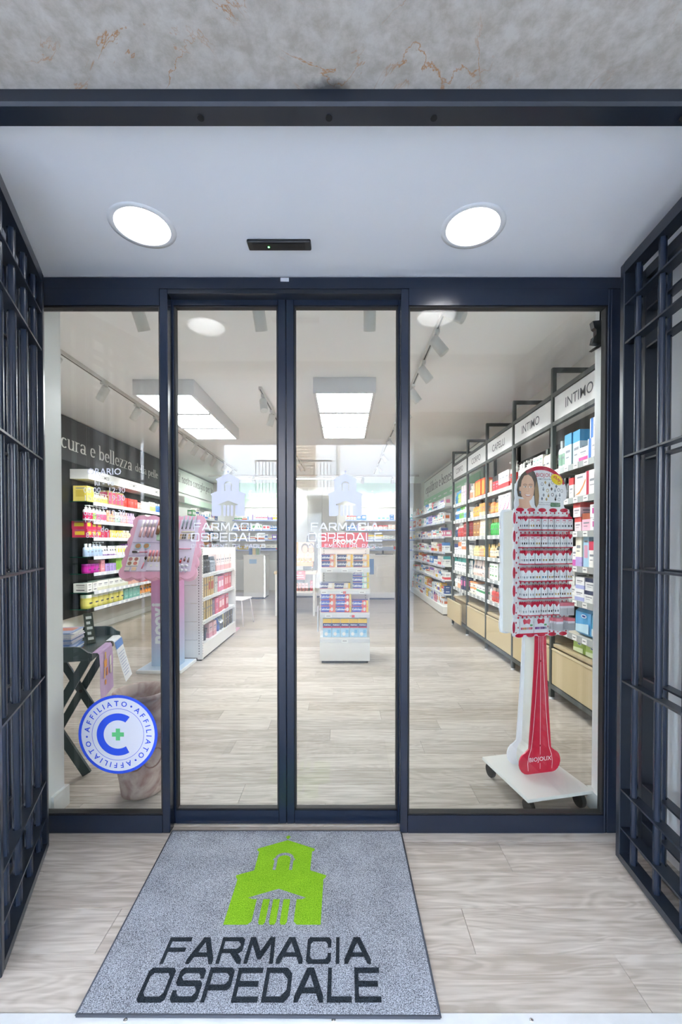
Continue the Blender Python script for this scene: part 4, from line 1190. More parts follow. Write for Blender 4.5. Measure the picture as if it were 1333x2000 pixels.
def bay(b, k, items, x0=.03):
    w = YB[b + 1] - YB[b]
    def low(it):
        a = list(it[3]); i = 2 if it[0] in ('carton', 'packet') else 1
        if k and a: a[i] = min(a[i], (.235 if len(it) < 5 else .24 / it[4] - .004))
        return (it[0], it[1], it[2], tuple(a)) + tuple(it[4:])
    items = [low(it) for it in items]
    row((BXF, YB[b + 1]), -PI / 2, x0, .035, BSZ[k], items, f'{SHW[k]} shelf, {BAYN[b]}', 'body_care', w - .03, 'from far end')
W_ = '#f0efec'
random.seed(11)
# first INTIMO bay (only its far part shows past the jamb and the earring display)
bay(0, 0, [(B, 2, 'clear bottle with green band', (.06, .25, '#cfd6d8', '#b9c0c4', '#7fa38f')), (C, 2, 'clear blue-rimmed carton', (.105, .12, .27, '#c9dde6', '#4b9ccc', 'top')), (C, 1, 'low white and pink carton', (.12, .13, .11, '#eef2f6', '#d9509a', 'band')), (C, 2, 'white carton with blue field', (.14, .12, .155, '#f1f2f4', '#2f6fc0', 'stripe'), 2), (C, 1, 'blue and magenta carton', (.15, .12, .155, '#3a86d0', '#d23f94', 'mid'), 2), (C, 1, 'white carton with pink print', (.13, .12, .2, W_, '#e6b3b0', 'lines'))])
bay(0, 1, [(B, 3, 'dark bottle', (.06, .19, '#4a4d50', '#2b2d2f', '#5b5f62')), (C, 1, 'white carton with red cap print', (.07, .12, .17, W_, '#c93a3f', 'top')), (C, 1, 'wide white carton with orange wave', (.16, .12, .185, '#f3eeea', '#f0915c', 'swoosh')), (C, 1, 'wide white carton with crimson stripe', (.15, .12, .19, '#f2eeee', '#bf2f4d', 'stripe')), (C, 2, 'white carton with small flower', (.1, .12, .18, '#f3f0ec', '#d8a184', 'patch'))])
bay(0, 2, [('gap', .28, '', ()), (C, 1, 'pale pink carton', (.10, .12, .13, '#eed9df', '#c9514f', 'top'), 2), (C, 1, 'pink carton with brown top', (.12, .12, .14, '#f0bcd0', '#a9583f', 'top')), (C, 1, 'white carton with magenta field', (.17, .12, .10, '#f4f1f4', '#d447a6', 'patch'), 2), (C, 1, 'white and cobalt carton', (.15, .12, .13, '#f1f2f5', '#2a49a8', 'band'))])
bay(0, 3, [('gap', .25, '', ()), (C, 1, 'white and magenta carton', (.06, .12, .16, '#f2f0f2', '#c95bb0', 'band')), (C, 1, 'tall white and lilac carton', (.09, .12, .235, '#f2efe0', '#b9a6dc', 'band')), (C, 1, 'tall sky blue carton', (.08, .12, .235, '#a9d0ea', '#d9a1bd', 'patch')), (C, 2, 'white carton with crimson cap line', (.085, .12, .2, '#f2f0ef', '#d53c5c', 'top')), (C, 1, 'pale lilac carton', (.08, .12, .16, '#d9cfe8', '#a9c4e0', 'band'))])
bay(0, 4, [('gap', .22, '', ()), (C, 1, 'plain white carton', (.08, .12, .12, '#f2f2ef', '#e0e0dc', 'band'), 2), (C, 1, 'white carton with lilac arc', (.13, .12, .095, '#f1f0f3', '#a9b0e0', 'band'), 2), (C, 1, 'white carton with navy lid', (.13, .12, .095, '#e9e9ea', '#2f3a5c', 'top'), 2), (C, 2, 'white carton with pale print', (.12, .12, .07, '#f1f0ee', '#d3d6e4', 'lines'), 3)])
bay(0, 5, [('gap', .3, '', ()), ('packet', 1, 'large blue pad packet', (.22, .12, .235, '#5aa6dc', '#bfe0f2')), ('packet', 1, 'teal pad packet', (.2, .12, .23, '#3f9fc0', '#dff0f4')), ('packet', 1, 'blue night-pad packet', (.2, .12, .23, '#4f96d4', '#e6f2f6'))])
w0 = YB[1] - YB[0]
for i in range(3):
    put(goods('packet', .17, .11, .122, '#b9d873', '#e6f0c4'), 'packet', 'body_care_packet', f'{ORD[i]} lime green pad packet on the drawer plinth below the blue packets', (BXF + .06, YB[1] - .36 - i * .18, .5005), -PI / 2, 'lime packets on the plinth')
# second INTIMO bay
bay(1, 0, [(B, 3, 'white slim bottle', (.05, .2, W_, '#f4f4f2', '#e3e9e6')), (P, 3, 'white pump bottle', (.065, .2, W_, '#f6f6f4', '#eceae6')), (C, 3, 'white and mint carton', (.065, .12, .2, '#f2f3f0', '#7fc0a4', 'lines')), (B, 2, 'cream bottle with dark cap', (.075, .24, '#e9dfc9', '#3f4a42', '#f1ead9')), (C, 4, 'tall white carton', (.06, .12, .23, '#f3f3f1', '#d9a0a8', 'stripe'))])
for k, its in ((1, [(C, 4, 'white carton with pink curve', (.12, .12, .19, '#f3f1f1', '#d24c8d', 'swoosh')), (C, 3, 'white carton with teal print', (.1, .12, .17, W_, '#47a8a8', 'lines'))]),
               (2, [(B, 5, 'green shampoo bottle', (.07, .2, '#3f9f4a', '#d6b36a', '#eef2ea')), (C, 4, 'white herbal carton', (.09, .12, .19, W_, '#58a868', 'lines'))]),
               (3, [(B, 6, 'dark shampoo bottle', (.065, .19, '#2f2d2c', '#c9a25e', '#e6e2da')), (C, 4, 'black and white carton', (.09, .12, .18, '#e9e7e3', '#2b2b2d', 'mid'))]),
               (4, [(C, 8, 'white leaf carton', (.09, .12, .2, '#f3f3ef', '#5da35f', 'lines'))]),
               (5, [(B, 4, 'red nail-care bottle', (.06, .16, '#c93b33', '#efe5dc', '#d9655c')), (C, 5, 'white carton with red print', (.1, .12, .17, W_, '#c93b33', 'lines'))])):
    bay(1, k, its)
# CAPELLI bay
bay(2, 0, [(C, 2, 'slim copper carton', (.05, .1, .16, '#c98f72', '#efe2d8', 'stripe')), (C, 2, 'red and black carton', (.09, .12, .19, '#b2313a', '#2f2b2d', 'top')), (C, 3, 'white and red carton', (.11, .12, .2, '#f1efee', '#cf3a40', 'band')), (P, 5, 'white and red pump bottle', (.075, .27, '#f2f1ee', '#f5f4f1', '#d23d36'))])
bay(2, 1, [(B, 2, 'amber bottle with black cap', (.07, .2, '#b86f3a', '#2a2724', '#d99a5c')), (B, 2, 'orange bottle with dark cap', (.075, .18, '#d9812f', '#3a332c', '#e8a55c')), (C, 5, 'white carton with magenta swoosh', (.125, .12, .205, '#f4f1f2', '#c8407f', 'swoosh'))])
bay(2, 2, [(B, 4, 'green and gold bottle', (.075, .215, '#2f9a3d', '#d9b36c', '#3faa4a')), (C, 4, 'green and white carton', (.085, .12, .19, '#f1f3ef', '#3fa34a', 'top')), (P, 2, 'white and green pump bottle', (.08, .23, '#eff2ee', '#f3f4f1', '#45a84e'))])
bay(2, 3, [('dropper', 4, 'gold-capped serum bottle', (.05, .17, '#caa77a', '#d9b878', '#e9dcc6')), (B, 2, 'black bottle with gold cap', (.075, .19, '#2b2a2b', '#cfa968', '#e3d6c0')), ('cone', 1, 'tall violet cone bottle', (.075, .225, '#b377c4')), (P, 3, 'black and white pump bottle', (.085, .25, '#f1f0ee', '#f4f3f1', '#2d2c2e')), (B, 2, 'white round bottle', (.07, .19, W_, '#eceae8', '#d7d5d2'))])
bay(2, 4, [(C, 3, 'white leaf carton', (.10, .12, .2, '#f4f4f0', '#5fa562', 'lines')), (C, 3, 'white carton with dark leaf print', (.11, .12, .215, '#f3f4f0', '#3f5f4a', 'stripe')), (C, 2, 'low white and green carton', (.1, .12, .17, '#f3f4f0', '#6fb56a', 'band'))])
bay(2, 5, [(B, 1, 'white tall bottle', (.06, .2, W_, '#eceae6', '#dcdad4')), (B, 4, 'red bottle with pale cap', (.06, .17, '#c5392f', '#e8d7c4', '#d4574c')), (C, 1, 'dark blue carton', (.07, .12, .19, '#2d3a58', '#8fa6cc', 'patch')), (C, 4, 'pale pink printed carton', (.1, .12, .17, '#f1e3e1', '#d0686e', 'patch'))])
# nearer CORPO bay
bay(3, 0, [(B, 2, 'clear bottle with rust label', (.085, .2, '#cfcac0', '#d8d5cd', '#c98b6d')), (C, 1, 'slim tan carton', (.06, .12, .215, '#c9b08a', '#efe6d8', 'stripe')), (C, 3, 'sunburst orange carton', (.14, .12, .235, '#dd4b32', '#eda24a', 'panel'))])
bay(3, 1, [(J, 1, 'cream jar', (.11, .09, '#efe4cc', '#e9dcc0', '#f2e8d2')), (B, 3, 'orange tanning-oil bottle', (.09, .2, '#d98a35', '#2c2825', '#e3a050')), (B, 1, 'orange tall bottle', (.08, .23, '#de9242', '#302b27', '#ecb36a')), (C, 3, 'orange sun carton', (.1, .12, .17, '#e59a52', '#f4d9b4', 'band'))])
bay(3, 2, [(C, 2, 'dark red carton', (.075, .12, .245, '#8f1f24', '#c96a62', 'lines')), (C, 2, 'brown carton with gold print', (.15, .12, .225, '#9a6a35', '#d9b070', 'lines')), (C, 3, 'cream carton', (.1, .12, .115, '#efe2c8', '#d8bd8a', 'lines'), 2)])
bay(3, 3, [(C, 1, 'grey and white flat carton', (.17, .13, .05, '#dcdcd8', '#b9bab6', 'mid'), 3), ('dropper', 4, 'gold perfume bottle', (.055, .15, '#cdb878', '#d9c07a', '#e8d9a8')), ('dropper', 3, 'copper perfume bottle', (.06, .15, '#c98f6a', '#d9b27a', '#e0b49a')), (B, 3, 'amber gel bottle', (.075, .17, '#d8a838', '#cfa94e', '#e8c668'))])
bay(3, 4, [(C, 2, 'white slim carton', (.06, .12, .2, '#f0eeea', '#2f6a80', 'stripe')), (T_, 5, 'pale rose tube', (.085, .215, '#ead6d0', '#e3c6bf')), (J, 2, 'rose jar', (.1, .13, '#ebd8d3', '#e6ccc5', '#f0e1dd')), (J, 1, 'dark green jar', (.11, .11, '#2e4a3e', '#25382f', '#35564a'))])
bay(3, 5, [(J, 2, 'white jar with orange lid', (.15, .085, '#f0eee8', '#de8a42', '#f4efe6'), 2), (C, 4, 'white and green carton', (.135, .12, .14, '#f2f4f1', '#3f9a63', 'mid'))])
# farther CORPO bay
bay(4, 0, [(B, 2, 'blue bottle', (.07, .2, '#2f86b8', '#3f96c6', '#2f76a8')), (B, 3, 'lime green bottle', (.075, .22, '#9fb95a', '#4c8fc4', '#b6c878')), (C, 4, 'tall white carton', (.085, .12, .26, '#f2f1ef', '#c98fb0', 'stripe'))])
bay(4, 1, [(B, 3, 'white bottle with navy label', (.08, .21, '#eef1f4', '#3f8fc4', '#3a78b8')), (B, 3, 'white bottle with green label', (.08, .22, '#eef2f0', '#69b34a', '#6fae58')), (B, 2, 'white and sky bottle', (.08, .2, '#eef2f5', '#e9eef2', '#7fb4dc'))])
bay(4, 2, [(B, 2, 'dark blue bottle', (.06, .17, '#2f3d5c', '#e8eaee', '#45587c')), (B, 4, 'red body bottle', (.085, .2, '#a8282d', '#e9e2da', '#bf4a48')), (C, 3, 'deep red carton', (.085, .12, .235, '#a32228', '#d98a80', 'lines'))])
bay(4, 3, [(C, 2, 'navy and white carton', (.09, .12, .17, '#eceef2', '#2f3f78', 'top')), (C, 2, 'white carton with orange edge', (.1, .12, .2, '#f2f1ee', '#e0895a', 'top')), (C, 3, 'white carton with orange belt', (.12, .12, .22, '#f3f2f0', '#e58c5e', 'mid'))])
bay(4, 4, [(C, 5, 'white carton with teal lid', (.135, .12, .245, '#f1f3f3', '#2f8f86', 'top'))])
bay(4, 5, [(B, 2, 'white bottle', (.08, .19, W_, '#eef0f0', '#dfe6e6')), (C, 2, 'white carton with peach foot', (.11, .12, .23, '#f2efea', '#e8b48e', 'band')), (C, 2, 'navy carton with pink print', (.12, .12, .2, '#2a2f5c', '#d96aa0', 'patch'))])

# ------------------------------------------------------------------ white wall gondola beyond the bays
GW = (2.28, 12.15, 0)
t = thing('wall_shelf_unit', 'long white gondola shelving under the equilibrio e benessere sign', 'shelf unit', GW, -PI / 2)
MB().box(0, 3.95, -.02, 0, 0, 2.45, GLOSSW).obj('back_panel', t)
MB().bev(0, 3.95, -.38, -.02, .02, .17, .004, GLOSSW).obj('plinth', t)
MB().box(.02, 3.93, -.36, -.02, 0, .02, BLACKM).obj('plinth_foot', t)
for x in (0, 1.3, 2.6, 3.9):
    MB().box(x, x + .03, -.05, -.02, 0, 2.4, M('#c9cbcc', .4)).obj('upright', t)
BLUER = M('#b9c3dc', .35)
GSZ = (2.13, 1.83, 1.53, 1.225, .955, .68, .40)
rg = random.Random(5)
for k, z in enumerate(GSZ):
    s = MB().box(0, 3.9, -.33, -.02, z - .022, z, GLOSSW).obj('shelf', t)
    price_rail(s, 0, 3.9, -.33, z - .001, [.1 + i * .13 for i in range(29) if (i * 7 + k * 3) % 4], BLUER, .075, h=.045)
    row(GW, -PI / 2, .05, -.315, z, mixed(rg, 26, .2, 1.25, .3), f'{(SHW + ("seventh",))[k]} white gondola shelf', 'medicine', 3.85, 'from the counter')
row(GW, -PI / 2, .1, -.35, .1705, mixed(rg, 22, .22, 1.3, .2), 'white gondola plinth', 'medicine', 3.85, 'from the counter')

# ------------------------------------------------------------------ pink make-up stand
pk = thing('makeup_stand', 'pink scalloped make-up tester stand on a pink to blue column', 'display stand', (-1.97, 4.74, 0))
CR = RAMPZ('pink_blue_print', [(.05, '#b9d2ec'), (.45, '#c3b9de'), (.75, '#d7a4d2'), (1.0, '#d99cc8')], .35)
MB().bev(-.25, .235, -.2, .28, .0, .035, .006, M('#eef1f3', .35)).obj('base', pk)
MB().box(-.235, .22, -.185, .265, .0352, .0372, M('#c9dcf0', .35)).obj('base_print', pk)
col = MB().bev(-.155, .15, -.04, .13, .0373, 1.12, .004, CR).obj('column', pk)
mb = MB()
for i, ch in enumerate('noovi'):
    g = sans(ch, .19, 'CENTER', .008)
    mb.flat(rot2(g, PI / 2, -.008, .33 + (0, .105, .205, .305, .385)[i]), (-.01, -.0412, .0), M('#e9f0f6', .4))
mb.obj('lettering', col)
# the board leans back: local u to the right, v up its slope
BW_, BH_ = .80, .77
LEAN = Matrix.Translation((.03, -.30, 1.03)) @ Matrix.Rotation(R(-30.0), 4, 'X')
def scallop(w, h, n, m, a):
    p = []
    def side(x0, y0, x1, y1, k):
        dx, dy = (x1 - x0) / k, (y1 - y0) / k
        L_ = math.hypot(dx, dy); nx, ny = dy / L_, -dx / L_
        for i in range(k):
            for j in range(6):
                t_ = j / 6
                p.append((x0 + dx * (i + t_) + nx * a * math.sin(PI * t_), y0 + dy * (i + t_) + ny * a * math.sin(PI * t_)))
    side(-w / 2, 0, w / 2, 0, n); side(w / 2, 0, w / 2, h, m); side(w / 2, h, -w / 2, h, n); side(-w / 2, h, -w / 2, 0, m)
    return p
PINK = M('#e5a9c6', .35); LILA = M('#d9cbe6', .35)
MB().prism(scallop(BW_ - .04, BH_ - .03, 6, 6, .022), -.035, .03, PINK, T=LEAN).obj('board', pk)
for x0, x1 in ((-.345, .115), (.135, .345)):
    MB().bev(x0, x1, -.04, -.0352, .06, .70, .002, LILA, T=LEAN).obj('tray', pk)
for z, x1 in ((.243, -.14), (.4055, .105)):
    MB().box(-.335, x1, -.046, -.0402, z, z + .006, M('#cdbfe0', .35), T=LEAN).obj('ledge', pk)
MB().prism([(-.15, .05), (.15, .05), (.15, .2), (-.15, .2)], .03, .10, PINK, T=LEAN).obj('bracket', pk)

def tester(name, label, cat, mbs, grp=None):
    """a sample lying on the leaning board; mbs is a list of (part, builder)"""
    first = mbs[0][1]
    o = thing(name, label, cat, pk.location.copy(), 0, grp, first.mesh(name))
    for n, b in mbs[1:]:
        b.obj(n, o)
    return o
Yb = -.0405
def disc(u, v, r, m, y=0, t=.008):
    return MB().prism(circ(u, v, r, 18), Yb - y - t, Yb - y, m, T=LEAN)
def slab(u0, u1, v0, v1, m, y=0, t=.008):
    return MB().box(u0, u1, Yb - y - t, Yb - y, v0, v1, m, T=LEAN)
def stick(u0, v0, u1, v1, r, m, y=None):
    y = r + .0008 if y is None else y
    return MB().tube([(u0, Yb - y, v0), (u1, Yb - y, v1)], r, m, 8, T=LEAN)
for i, u in enumerate((-.265, -.175)):
    tester('powder_compact', f'round tan powder compact with blue rim, {ORD[i]} on the pink stand', 'compact', [('a', disc(u, .36, .038, M('#a9c9dc', .3))), ('powder', disc(u, .36, .028, M('#b98a62', .8), .008, .002))], 'compacts on the pink stand')
tester('makeup_brush', 'pink-handled brush lying below the compacts on the pink stand', 'brush', [('a', stick(-.235, .285, -.15, .285, .006, M('#d9627f', .4))), ('ferrule', stick(-.265, .285, -.235, .285, .007, CHROME)), ('bristles', stick(-.305, .285, -.265, .285, .011, M('#3f332d', .9)))])
tester('makeup_brush', 'double-ended brush standing beside the blush palette on the pink stand', 'brush', [('a', stick(-.165, .09, -.155, .16, .006, M('#d9627f', .4))), ('ferrule', stick(-.155, .16, -.149, .20, .006, CHROME)), ('bristles', stick(-.149, .20, -.145, .222, .012, M('#4a3a32', .9)))])
pal = [('a', slab(-.335, -.215, .12, .225, M('#f0ece8', .35)))]
for u, v, c in ((-.305, .2, '#b9797a'), (-.245, .2, '#a96a62'), (-.305, .15, '#94735c'), (-.245, .15, '#c9766c')):
    pal.append(('pan', disc(u, v, .021, M(c, .8), .008, .0015)))
tester('blush_palette', 'square white palette with four round blush pans on the pink stand', 'palette', pal)
for i, (u, c, n) in enumerate(((-.315, '#e3d3d0', 'pale rose'), (-.245, '#dcb896', 'peach'))):
    tester('powder_pan', f'square {n} powder pan at the foot of the pink stand', 'powder', [('a', slab(u - .026, u + .026, .065, .11, M('#d9d5dc', .3))), ('powder', slab(u - .022, u + .022, .069, .106, M(c, .8), .008, .001))])
for i in range(6):
    u = -.115 + i * .036
    tester('lip_gloss', f'{ORD[i]} pink lip gloss from the brush side on the pink stand', 'lip gloss', [('a', stick(u, .17, u, .225, .011, M('#cdb098', .25))), ('cap', stick(u, .235, u, .30, .0115, M('#d9838e', .35)))], 'pink lip glosses on the pink stand')
for i in range(4):
    u = -.27 + i * .042
    tester('foundation_tube', f'{ORD[i]} slim rose foundation tube at the top of the pink stand', 'tube', [('a', stick(u, .47, u, .59, .013, M('#e3b6bd', .3))), ('cap', stick(u, .59, u, .68, .0135, M('#f0e4ea', .3)))], 'foundation tubes on the pink stand')
tester('foundation_bottle', 'brown foundation bottle with pink cap at the top of the pink stand', 'bottle', [('a', stick(-.085, .50, -.085, .60, .02, M('#8a5d42', .3))), ('cap', stick(-.085, .60, -.085, .68, .019, M('#e08f8f', .35)))])
tester('eye_mask', 'pale green eye mask with drawn lashes on the pink stand', 'mask', [('a', MB().prism(scallop(.17, .1, 2, 1, .006), Yb - .012, Yb - .0005, M('#b4cdb6', .6), T=LEAN @ Matrix.Translation((.0, 0, .435))))] +
       [('lash', stick(.02 + i * .014,   .47, .03 + i * .016, .455 + (i % 2) * .006, .002, M('#2e3a33', .6), .014)) for i in range(3)])
tester('lip_balm_box', 'flat white tester box with two buttons on the pink stand', 'box', [('a', slab(-.115, .10, .065, .165, M('#e3daee', .3), 0, .014)), ('button', disc(-.07, .12, .012, WHITE, .014, .003)), ('button', disc(-.01, .12, .012, WHITE, .014, .003))])
for i in range(4):
    u = .165 + i * .043
    tester('eye_pencil', f'{ORD[i]} grey eye pencil from the middle, clipped on top of the pink stand', 'pencil', [('a', stick(u, .60, u, .74, .0075, M('#9aa9b4', .35))), ('tip', stick(u, .575, u, .60, .006, BLACKM))], 'eye pencils on the pink stand')
tester('lip_pencil', 'pale yellow pencil lying under the eye pencils on the pink stand', 'pencil', [('a', stick(.175, .535, .31, .535, .006, M('#ded6a6', .4))), ('tip', stick(.165, .535, .175, .535, .004, M('#b9885a', .5)))])
tester('lip_pencil', 'pink pencil lying under the eye-shadow palettes on the pink stand', 'pencil', [('a', stick(.16, .325, .30, .325, .0055, M('#d77a98', .4))), ('tip', stick(.30, .325, .31, .325, .004, BLACKM))])
for i, (u, cs) in enumerate(((.195, ('#c9a98a', '#4a3f3a', '#3a3836', '#b98f6a', '#6a5648', '#2f2c2b')), (.285, ('#dcc09a', '#8a6244', '#5a4434', '#cfa87c', '#6f4f3a', '#473a30')))):
    p_ = [('a', slab(u - .04, u + .04, .44, .515, M('#e6dfe6', .35)))]
    for k, c in enumerate(cs):
        p_.append(('pan', slab(u - .034 + (k % 3) * .024, u - .014 + (k % 3) * .024, .447 + (k // 3) * .033, .475 + (k // 3) * .033, M(c, .8), .008, .0015)))
    tester('eyeshadow_palette', ('brown and black eye-shadow palette on the pink stand', 'tan and brown eye-shadow palette on the pink stand')[i], 'palette', p_)
for i, c in enumerate(('#d98aa0', '#c9303a', '#6e2a30', '#5a2a2e')):
    u, v = .185 + i * .04, .185 + (.015, 0, .02, .005)[i]
    tester('nail_polish', f'{("pink", "bright red", "wine red", "dark brown")[i]} nail polish on the pink stand', 'nail polish', [('a', stick(u, v - .03, u, v, .011, M(c, .2))), ('cap', stick(u, v, u, v + .028, .006, M('#2b2b2c', .3)))])
for i in range(8):
    u, v = .165 + (i % 4) * .043, .075 + (i // 4) * .05
    tester('ring_pearl', f'{ORD[i % 4]} pearl dome of the {("lower", "upper")[i // 4]} row on the pink stand', 'tester', [('a', MB().lathe([(.018, 0), (.016, .008), (.009, .015), (0, .017)], 12, M('#dcd9e2', .15), T=LEAN @ Matrix.Translation((u, Yb, v)) @ Matrix.Rotation(PI / 2, 4, 'X'))), ('foot', disc(u, v - .02, .008, M('#b9a9cc', .4)))], 'pearl domes on the pink stand')

# ------------------------------------------------------------------ white gondola with make-up, behind the pink stand
GL = (-2.19, 5.03, 0)
t = thing('gondola_shelf', 'white freestanding gondola of dark and red make-up packs', 'shelf unit', GL, PI / 2)
WP = M('#ecebe9', .4)
for k in range(6):
    MB().bev(0, .02, -.46, -.005, .04 + k * .215, .25 + k * .215, .003, WP).obj('end_panel', t)
MB().box(0, 1.56, -.02, 0, .02, 1.33, WP).obj('back_panel', t)
for x in (0, 1.53):
    u = MB().box(x, x + .035, -.52, -.46, .02, 1.33, WP).obj('upright', t)
    h = MB()
    for k in range(40):
        z = .08 + k * .031
        h.box(x - .0008 if x == 0 else x + .0355, x + .0005 if x == 0 else x + .036, -.484, -.476, z, z + .014, BLACKM)
        h.box(x + .014, x + .021, -.5208, -.52, z, z + .014, BLACKM)
    h.obj('slots', u)['kind'] = 'stuff'
MB().box(.035, 1.53, -.52, -.02, .03, .19, WP).obj('plinth', t)
MB().box(.02, 1.54, -.50, -.02, 0, .02, BLACKM).obj('foot_strip', t)
MB().box(1.54, 1.565, -.5, 0, .02, 1.33, WP).obj('side_panel', t)
GLZ = (1.02, .735, .455, .19)
for k, z in enumerate(GLZ):
    if k < 3:
        s = MB().box(.035, 1.53, -.50, -.02, z - .022, z, WP).obj('shelf', t)
        price_rail(s, .035, 1.53, -.50, z - .002, [.12 + i * .21 for i in range(7) if (i + k) % 3], M('#d3d6da', .3), .05)
GG = [n + ' shelf, make-up gondola' for n in ('top', 'second', 'third', 'bottom')]
random.seed(21)
row(GL, PI / 2, .05, -.49, GLZ[0], [(B, 1, 'tall black hair-spray can', (.075, .285, '#2b2b2d', '#1d1d1f', '#3f3f42')), (B, 4, 'black hair-spray can', (.07, .225, '#333335', '#232325', '#4b4b4e')), (B, 3, 'grey hair-spray can', (.07, .2, '#8f97a4', '#6f7682', '#a9b0bc')), (C, 8, 'pale pink carton', (.09, .12, .225, '#f0dcdb', '#e3aeb0', 'band'))], GG[0], 'makeup', 1.5)
row(GL, PI / 2, .05, -.49, GLZ[1], [(C, 3, 'gold carton with dark stripe', (.085, .12, .24, '#cdb27c', '#3f2f2b', 'stripe')), (C, 3, 'gold carton with red patch', (.08, .12, .24, '#c9ad78', '#a9323a', 'patch')), (C, 2, 'grey carton', (.07, .12, .22, '#dcd8d6', '#6c6468', 'stripe')), (C, 2, 'rose carton with pale patch', (.15, .12, .2, '#d2607c', '#e9c9d2', 'patch')), (C, 3, 'crimson gift carton', (.12, .12, .225, '#cf4a5c', '#e8a0a8', 'patch'))], GG[1], 'makeup', 1.5)
row(GL, PI / 2, .05, -.49, GLZ[2], [(C, 5, 'gold carton with black brush print', (.085, .12, .225, '#c9b07a', '#2f2724', 'stripe')), (C, 1, 'plum carton', (.1, .12, .2, '#8f7a96', '#a994ae', 'lines')), (C, 1, 'pink carton', (.14, .12, .2, '#d96a8c', '#e79ab0', 'lines')), (C, 3, 'bright red gift carton', (.16, .12, .205, '#c5222f', '#e8b6b2', 'patch'))], GG[2], 'makeup', 1.5)
row(GL, PI / 2, .05, -.49, GLZ[3], [(T_, 3, 'black tube', (.075, .2, '#353336', '#242225')), ('gap', .08, '', ()), (C, 2, 'pink bagged carton', (.14, .12, .18, '#e3bcc4', '#d99aa8', 'band')), (T_, 2, 'blue tube', (.1, .19, '#3f59a6', '#2f4486')), (J, 2, 'black jar with white lid', (.08, .12, '#222326', '#f0f0ee', '#2e2f33')), (C, 4, 'black carton', (.1, .12, .2, '#28282b', '#b9a25c', 'stripe'))], GG[3], 'makeup', 1.5)

# ------------------------------------------------------------------ promo gondola in the middle
GP = (.012, 5.38, 0)
t = thing('promo_shelf', 'white freestanding shelf under a red PROMO board, stocked with denture cartons', 'shelf unit', GP)
hw_ = .29
MB().box(-hw_, hw_, -.02, 0, .02, 1.33, WP).obj('back_panel', t)
for sx in (-1, 1):
    u = MB().bev(sx * hw_ - .018, sx * hw_ + .018, -.05, 0.02, .02, 1.335, .002, WP).obj('upright', t)
    h = MB()
    for k in range(40):
        z = .08 + k * .031
        h.box(sx * (hw_ - .03) - .003, sx * (hw_ - .03) + .003, -.0208, -.02, z, z + .014, BLACKM)
    h.obj('slots', u)['kind'] = 'stuff'
MB().box(-hw_, hw_, -.445, -.02, .03, .24, WP).obj('plinth', t)
MB().box(-hw_ + .02, hw_ - .02, -.42, -.02, 0, .03, BLACKM).obj('foot_strip', t)
PZ = (1.115, .865, .59, .30)
pxs = [(-.18, .0, .17), (-.24, -.02, .2), (-.19, .08), (0.,)]
for k, z in enumerate(PZ):
    s = MB().box(-hw_, hw_, -.43, -.02, z - .025, z, WP).obj('shelf', t)
    price_rail(s, -hw_, hw_, -.43, z - .022, pxs[k], M('#dcdee0', .3), .075, h=.038)
    if k in (1, 2):
        x = (-.02, .08)[k - 1]
        MB().box(x, x + .034, -.4395, -.4385, z - .055, z - .028, M('#d3403f', .4)).obj('red_sticker', s)
hb = MB().bev(-.29, .29, -.06, -.03, 1.34, 1.525, .004, M('#d9384a', .4)).obj('promo_board', t)
mb = MB(); mb.flat(sans('PROMO', .085, 'CENTER', .003), (-.0, -.0612, 1.385), M('#f7f2f2', .4)); mb.obj('lettering', hb)
MB().box(-.31, -.17, -.05, .0, 1.335, 1.345, BLACKM).obj('board_clip', hb)
random.seed(5)
def brand(x, w, h, z, n, c, gr, en, desc, sh):
    pr = goods('brandbox', w, .11, h, c, gr, en)
    for i in range(n):
        put(pr, 'brandbox', 'denture_carton', f'{desc}, {["bottom", "second", "third", "fourth", "top"][i] if n > 1 else "single"} layer, {sh} promo shelf', (GP[0] + x, GP[1] - .42 + random.uniform(0, .006), z + .0008 + i * (h + .0008)), random.uniform(-.015, .015), f'denture cartons on the {sh} promo shelf')
brand(-.19, .165, .075, PZ[0], 2, '#2a3f8f', '#e8a08c', '#efc48a', 'orange-ended blue carton by the uprights', 'top')
brand(0.0, .185, .075, PZ[0], 2, '#27346b', '#ecc992', '#e9b82e', 'middle navy and yellow carton', 'top')
brand(.19, .185, .075, PZ[0], 2, '#27346b', '#ecc992', '#e9b82e', 'navy and yellow carton nearest the counter side', 'top')
brand(-.21, .17, .068, PZ[1], 1, '#2a3a7c', '#e6e0d8', '#e6d9c6', 'cream-ended navy carton', 'second')
brand(-.03, .185, .068, PZ[1], 1, '#2a3a7c', '#e9dccb', '#e9c13a', 'yellow-ended navy carton', 'second')
brand(.185, .19, .07, PZ[1], 3, '#2b45a4', '#a9d8d2', '#e3cf4a', 'blue and mint carton', 'second')
brand(-.195, .17, .072, PZ[2], 3, '#2b45b4', '#e9663a', '#e9764a', 'orange and blue carton in the tall stack', 'third')
brand(-.015, .175, .07, PZ[2], 3, '#2b45b4', '#e0463c', '#e9c13a', 'red and blue carton in the middle stack', 'third')
brand(.18, .185, .07, PZ[2], 2, '#2b45b4', '#e0463c', '#e9c13a', 'red and blue carton in the low stack', 'third')
pr = goods('tallbox', .1, .1, .215)
for i in range(5):
    put(pr, 'tallbox', 'denture_carton', f'{ORD[i]} tall yellow-topped carton from the make-up side, bottom promo shelf', (GP[0] - .205 + i * .103, GP[1] - .415, PZ[3] + .0008), random.uniform(-.02, .02), 'tall cartons on the bottom promo shelf')
t = thing('side_hang_pack', 'small white blister card hanging on the side of the promo shelf', 'pack', (-.305, 5.12, .34))
MB().bev(-.012, 0, -.05, .05, 0, .30, .002, M('#e9ecf0', .35)).obj('card', t)
MB().box(-.0135, -.012, -.035, .035, .03, .09, M('#4a9fd0', .4)).obj('print', t)

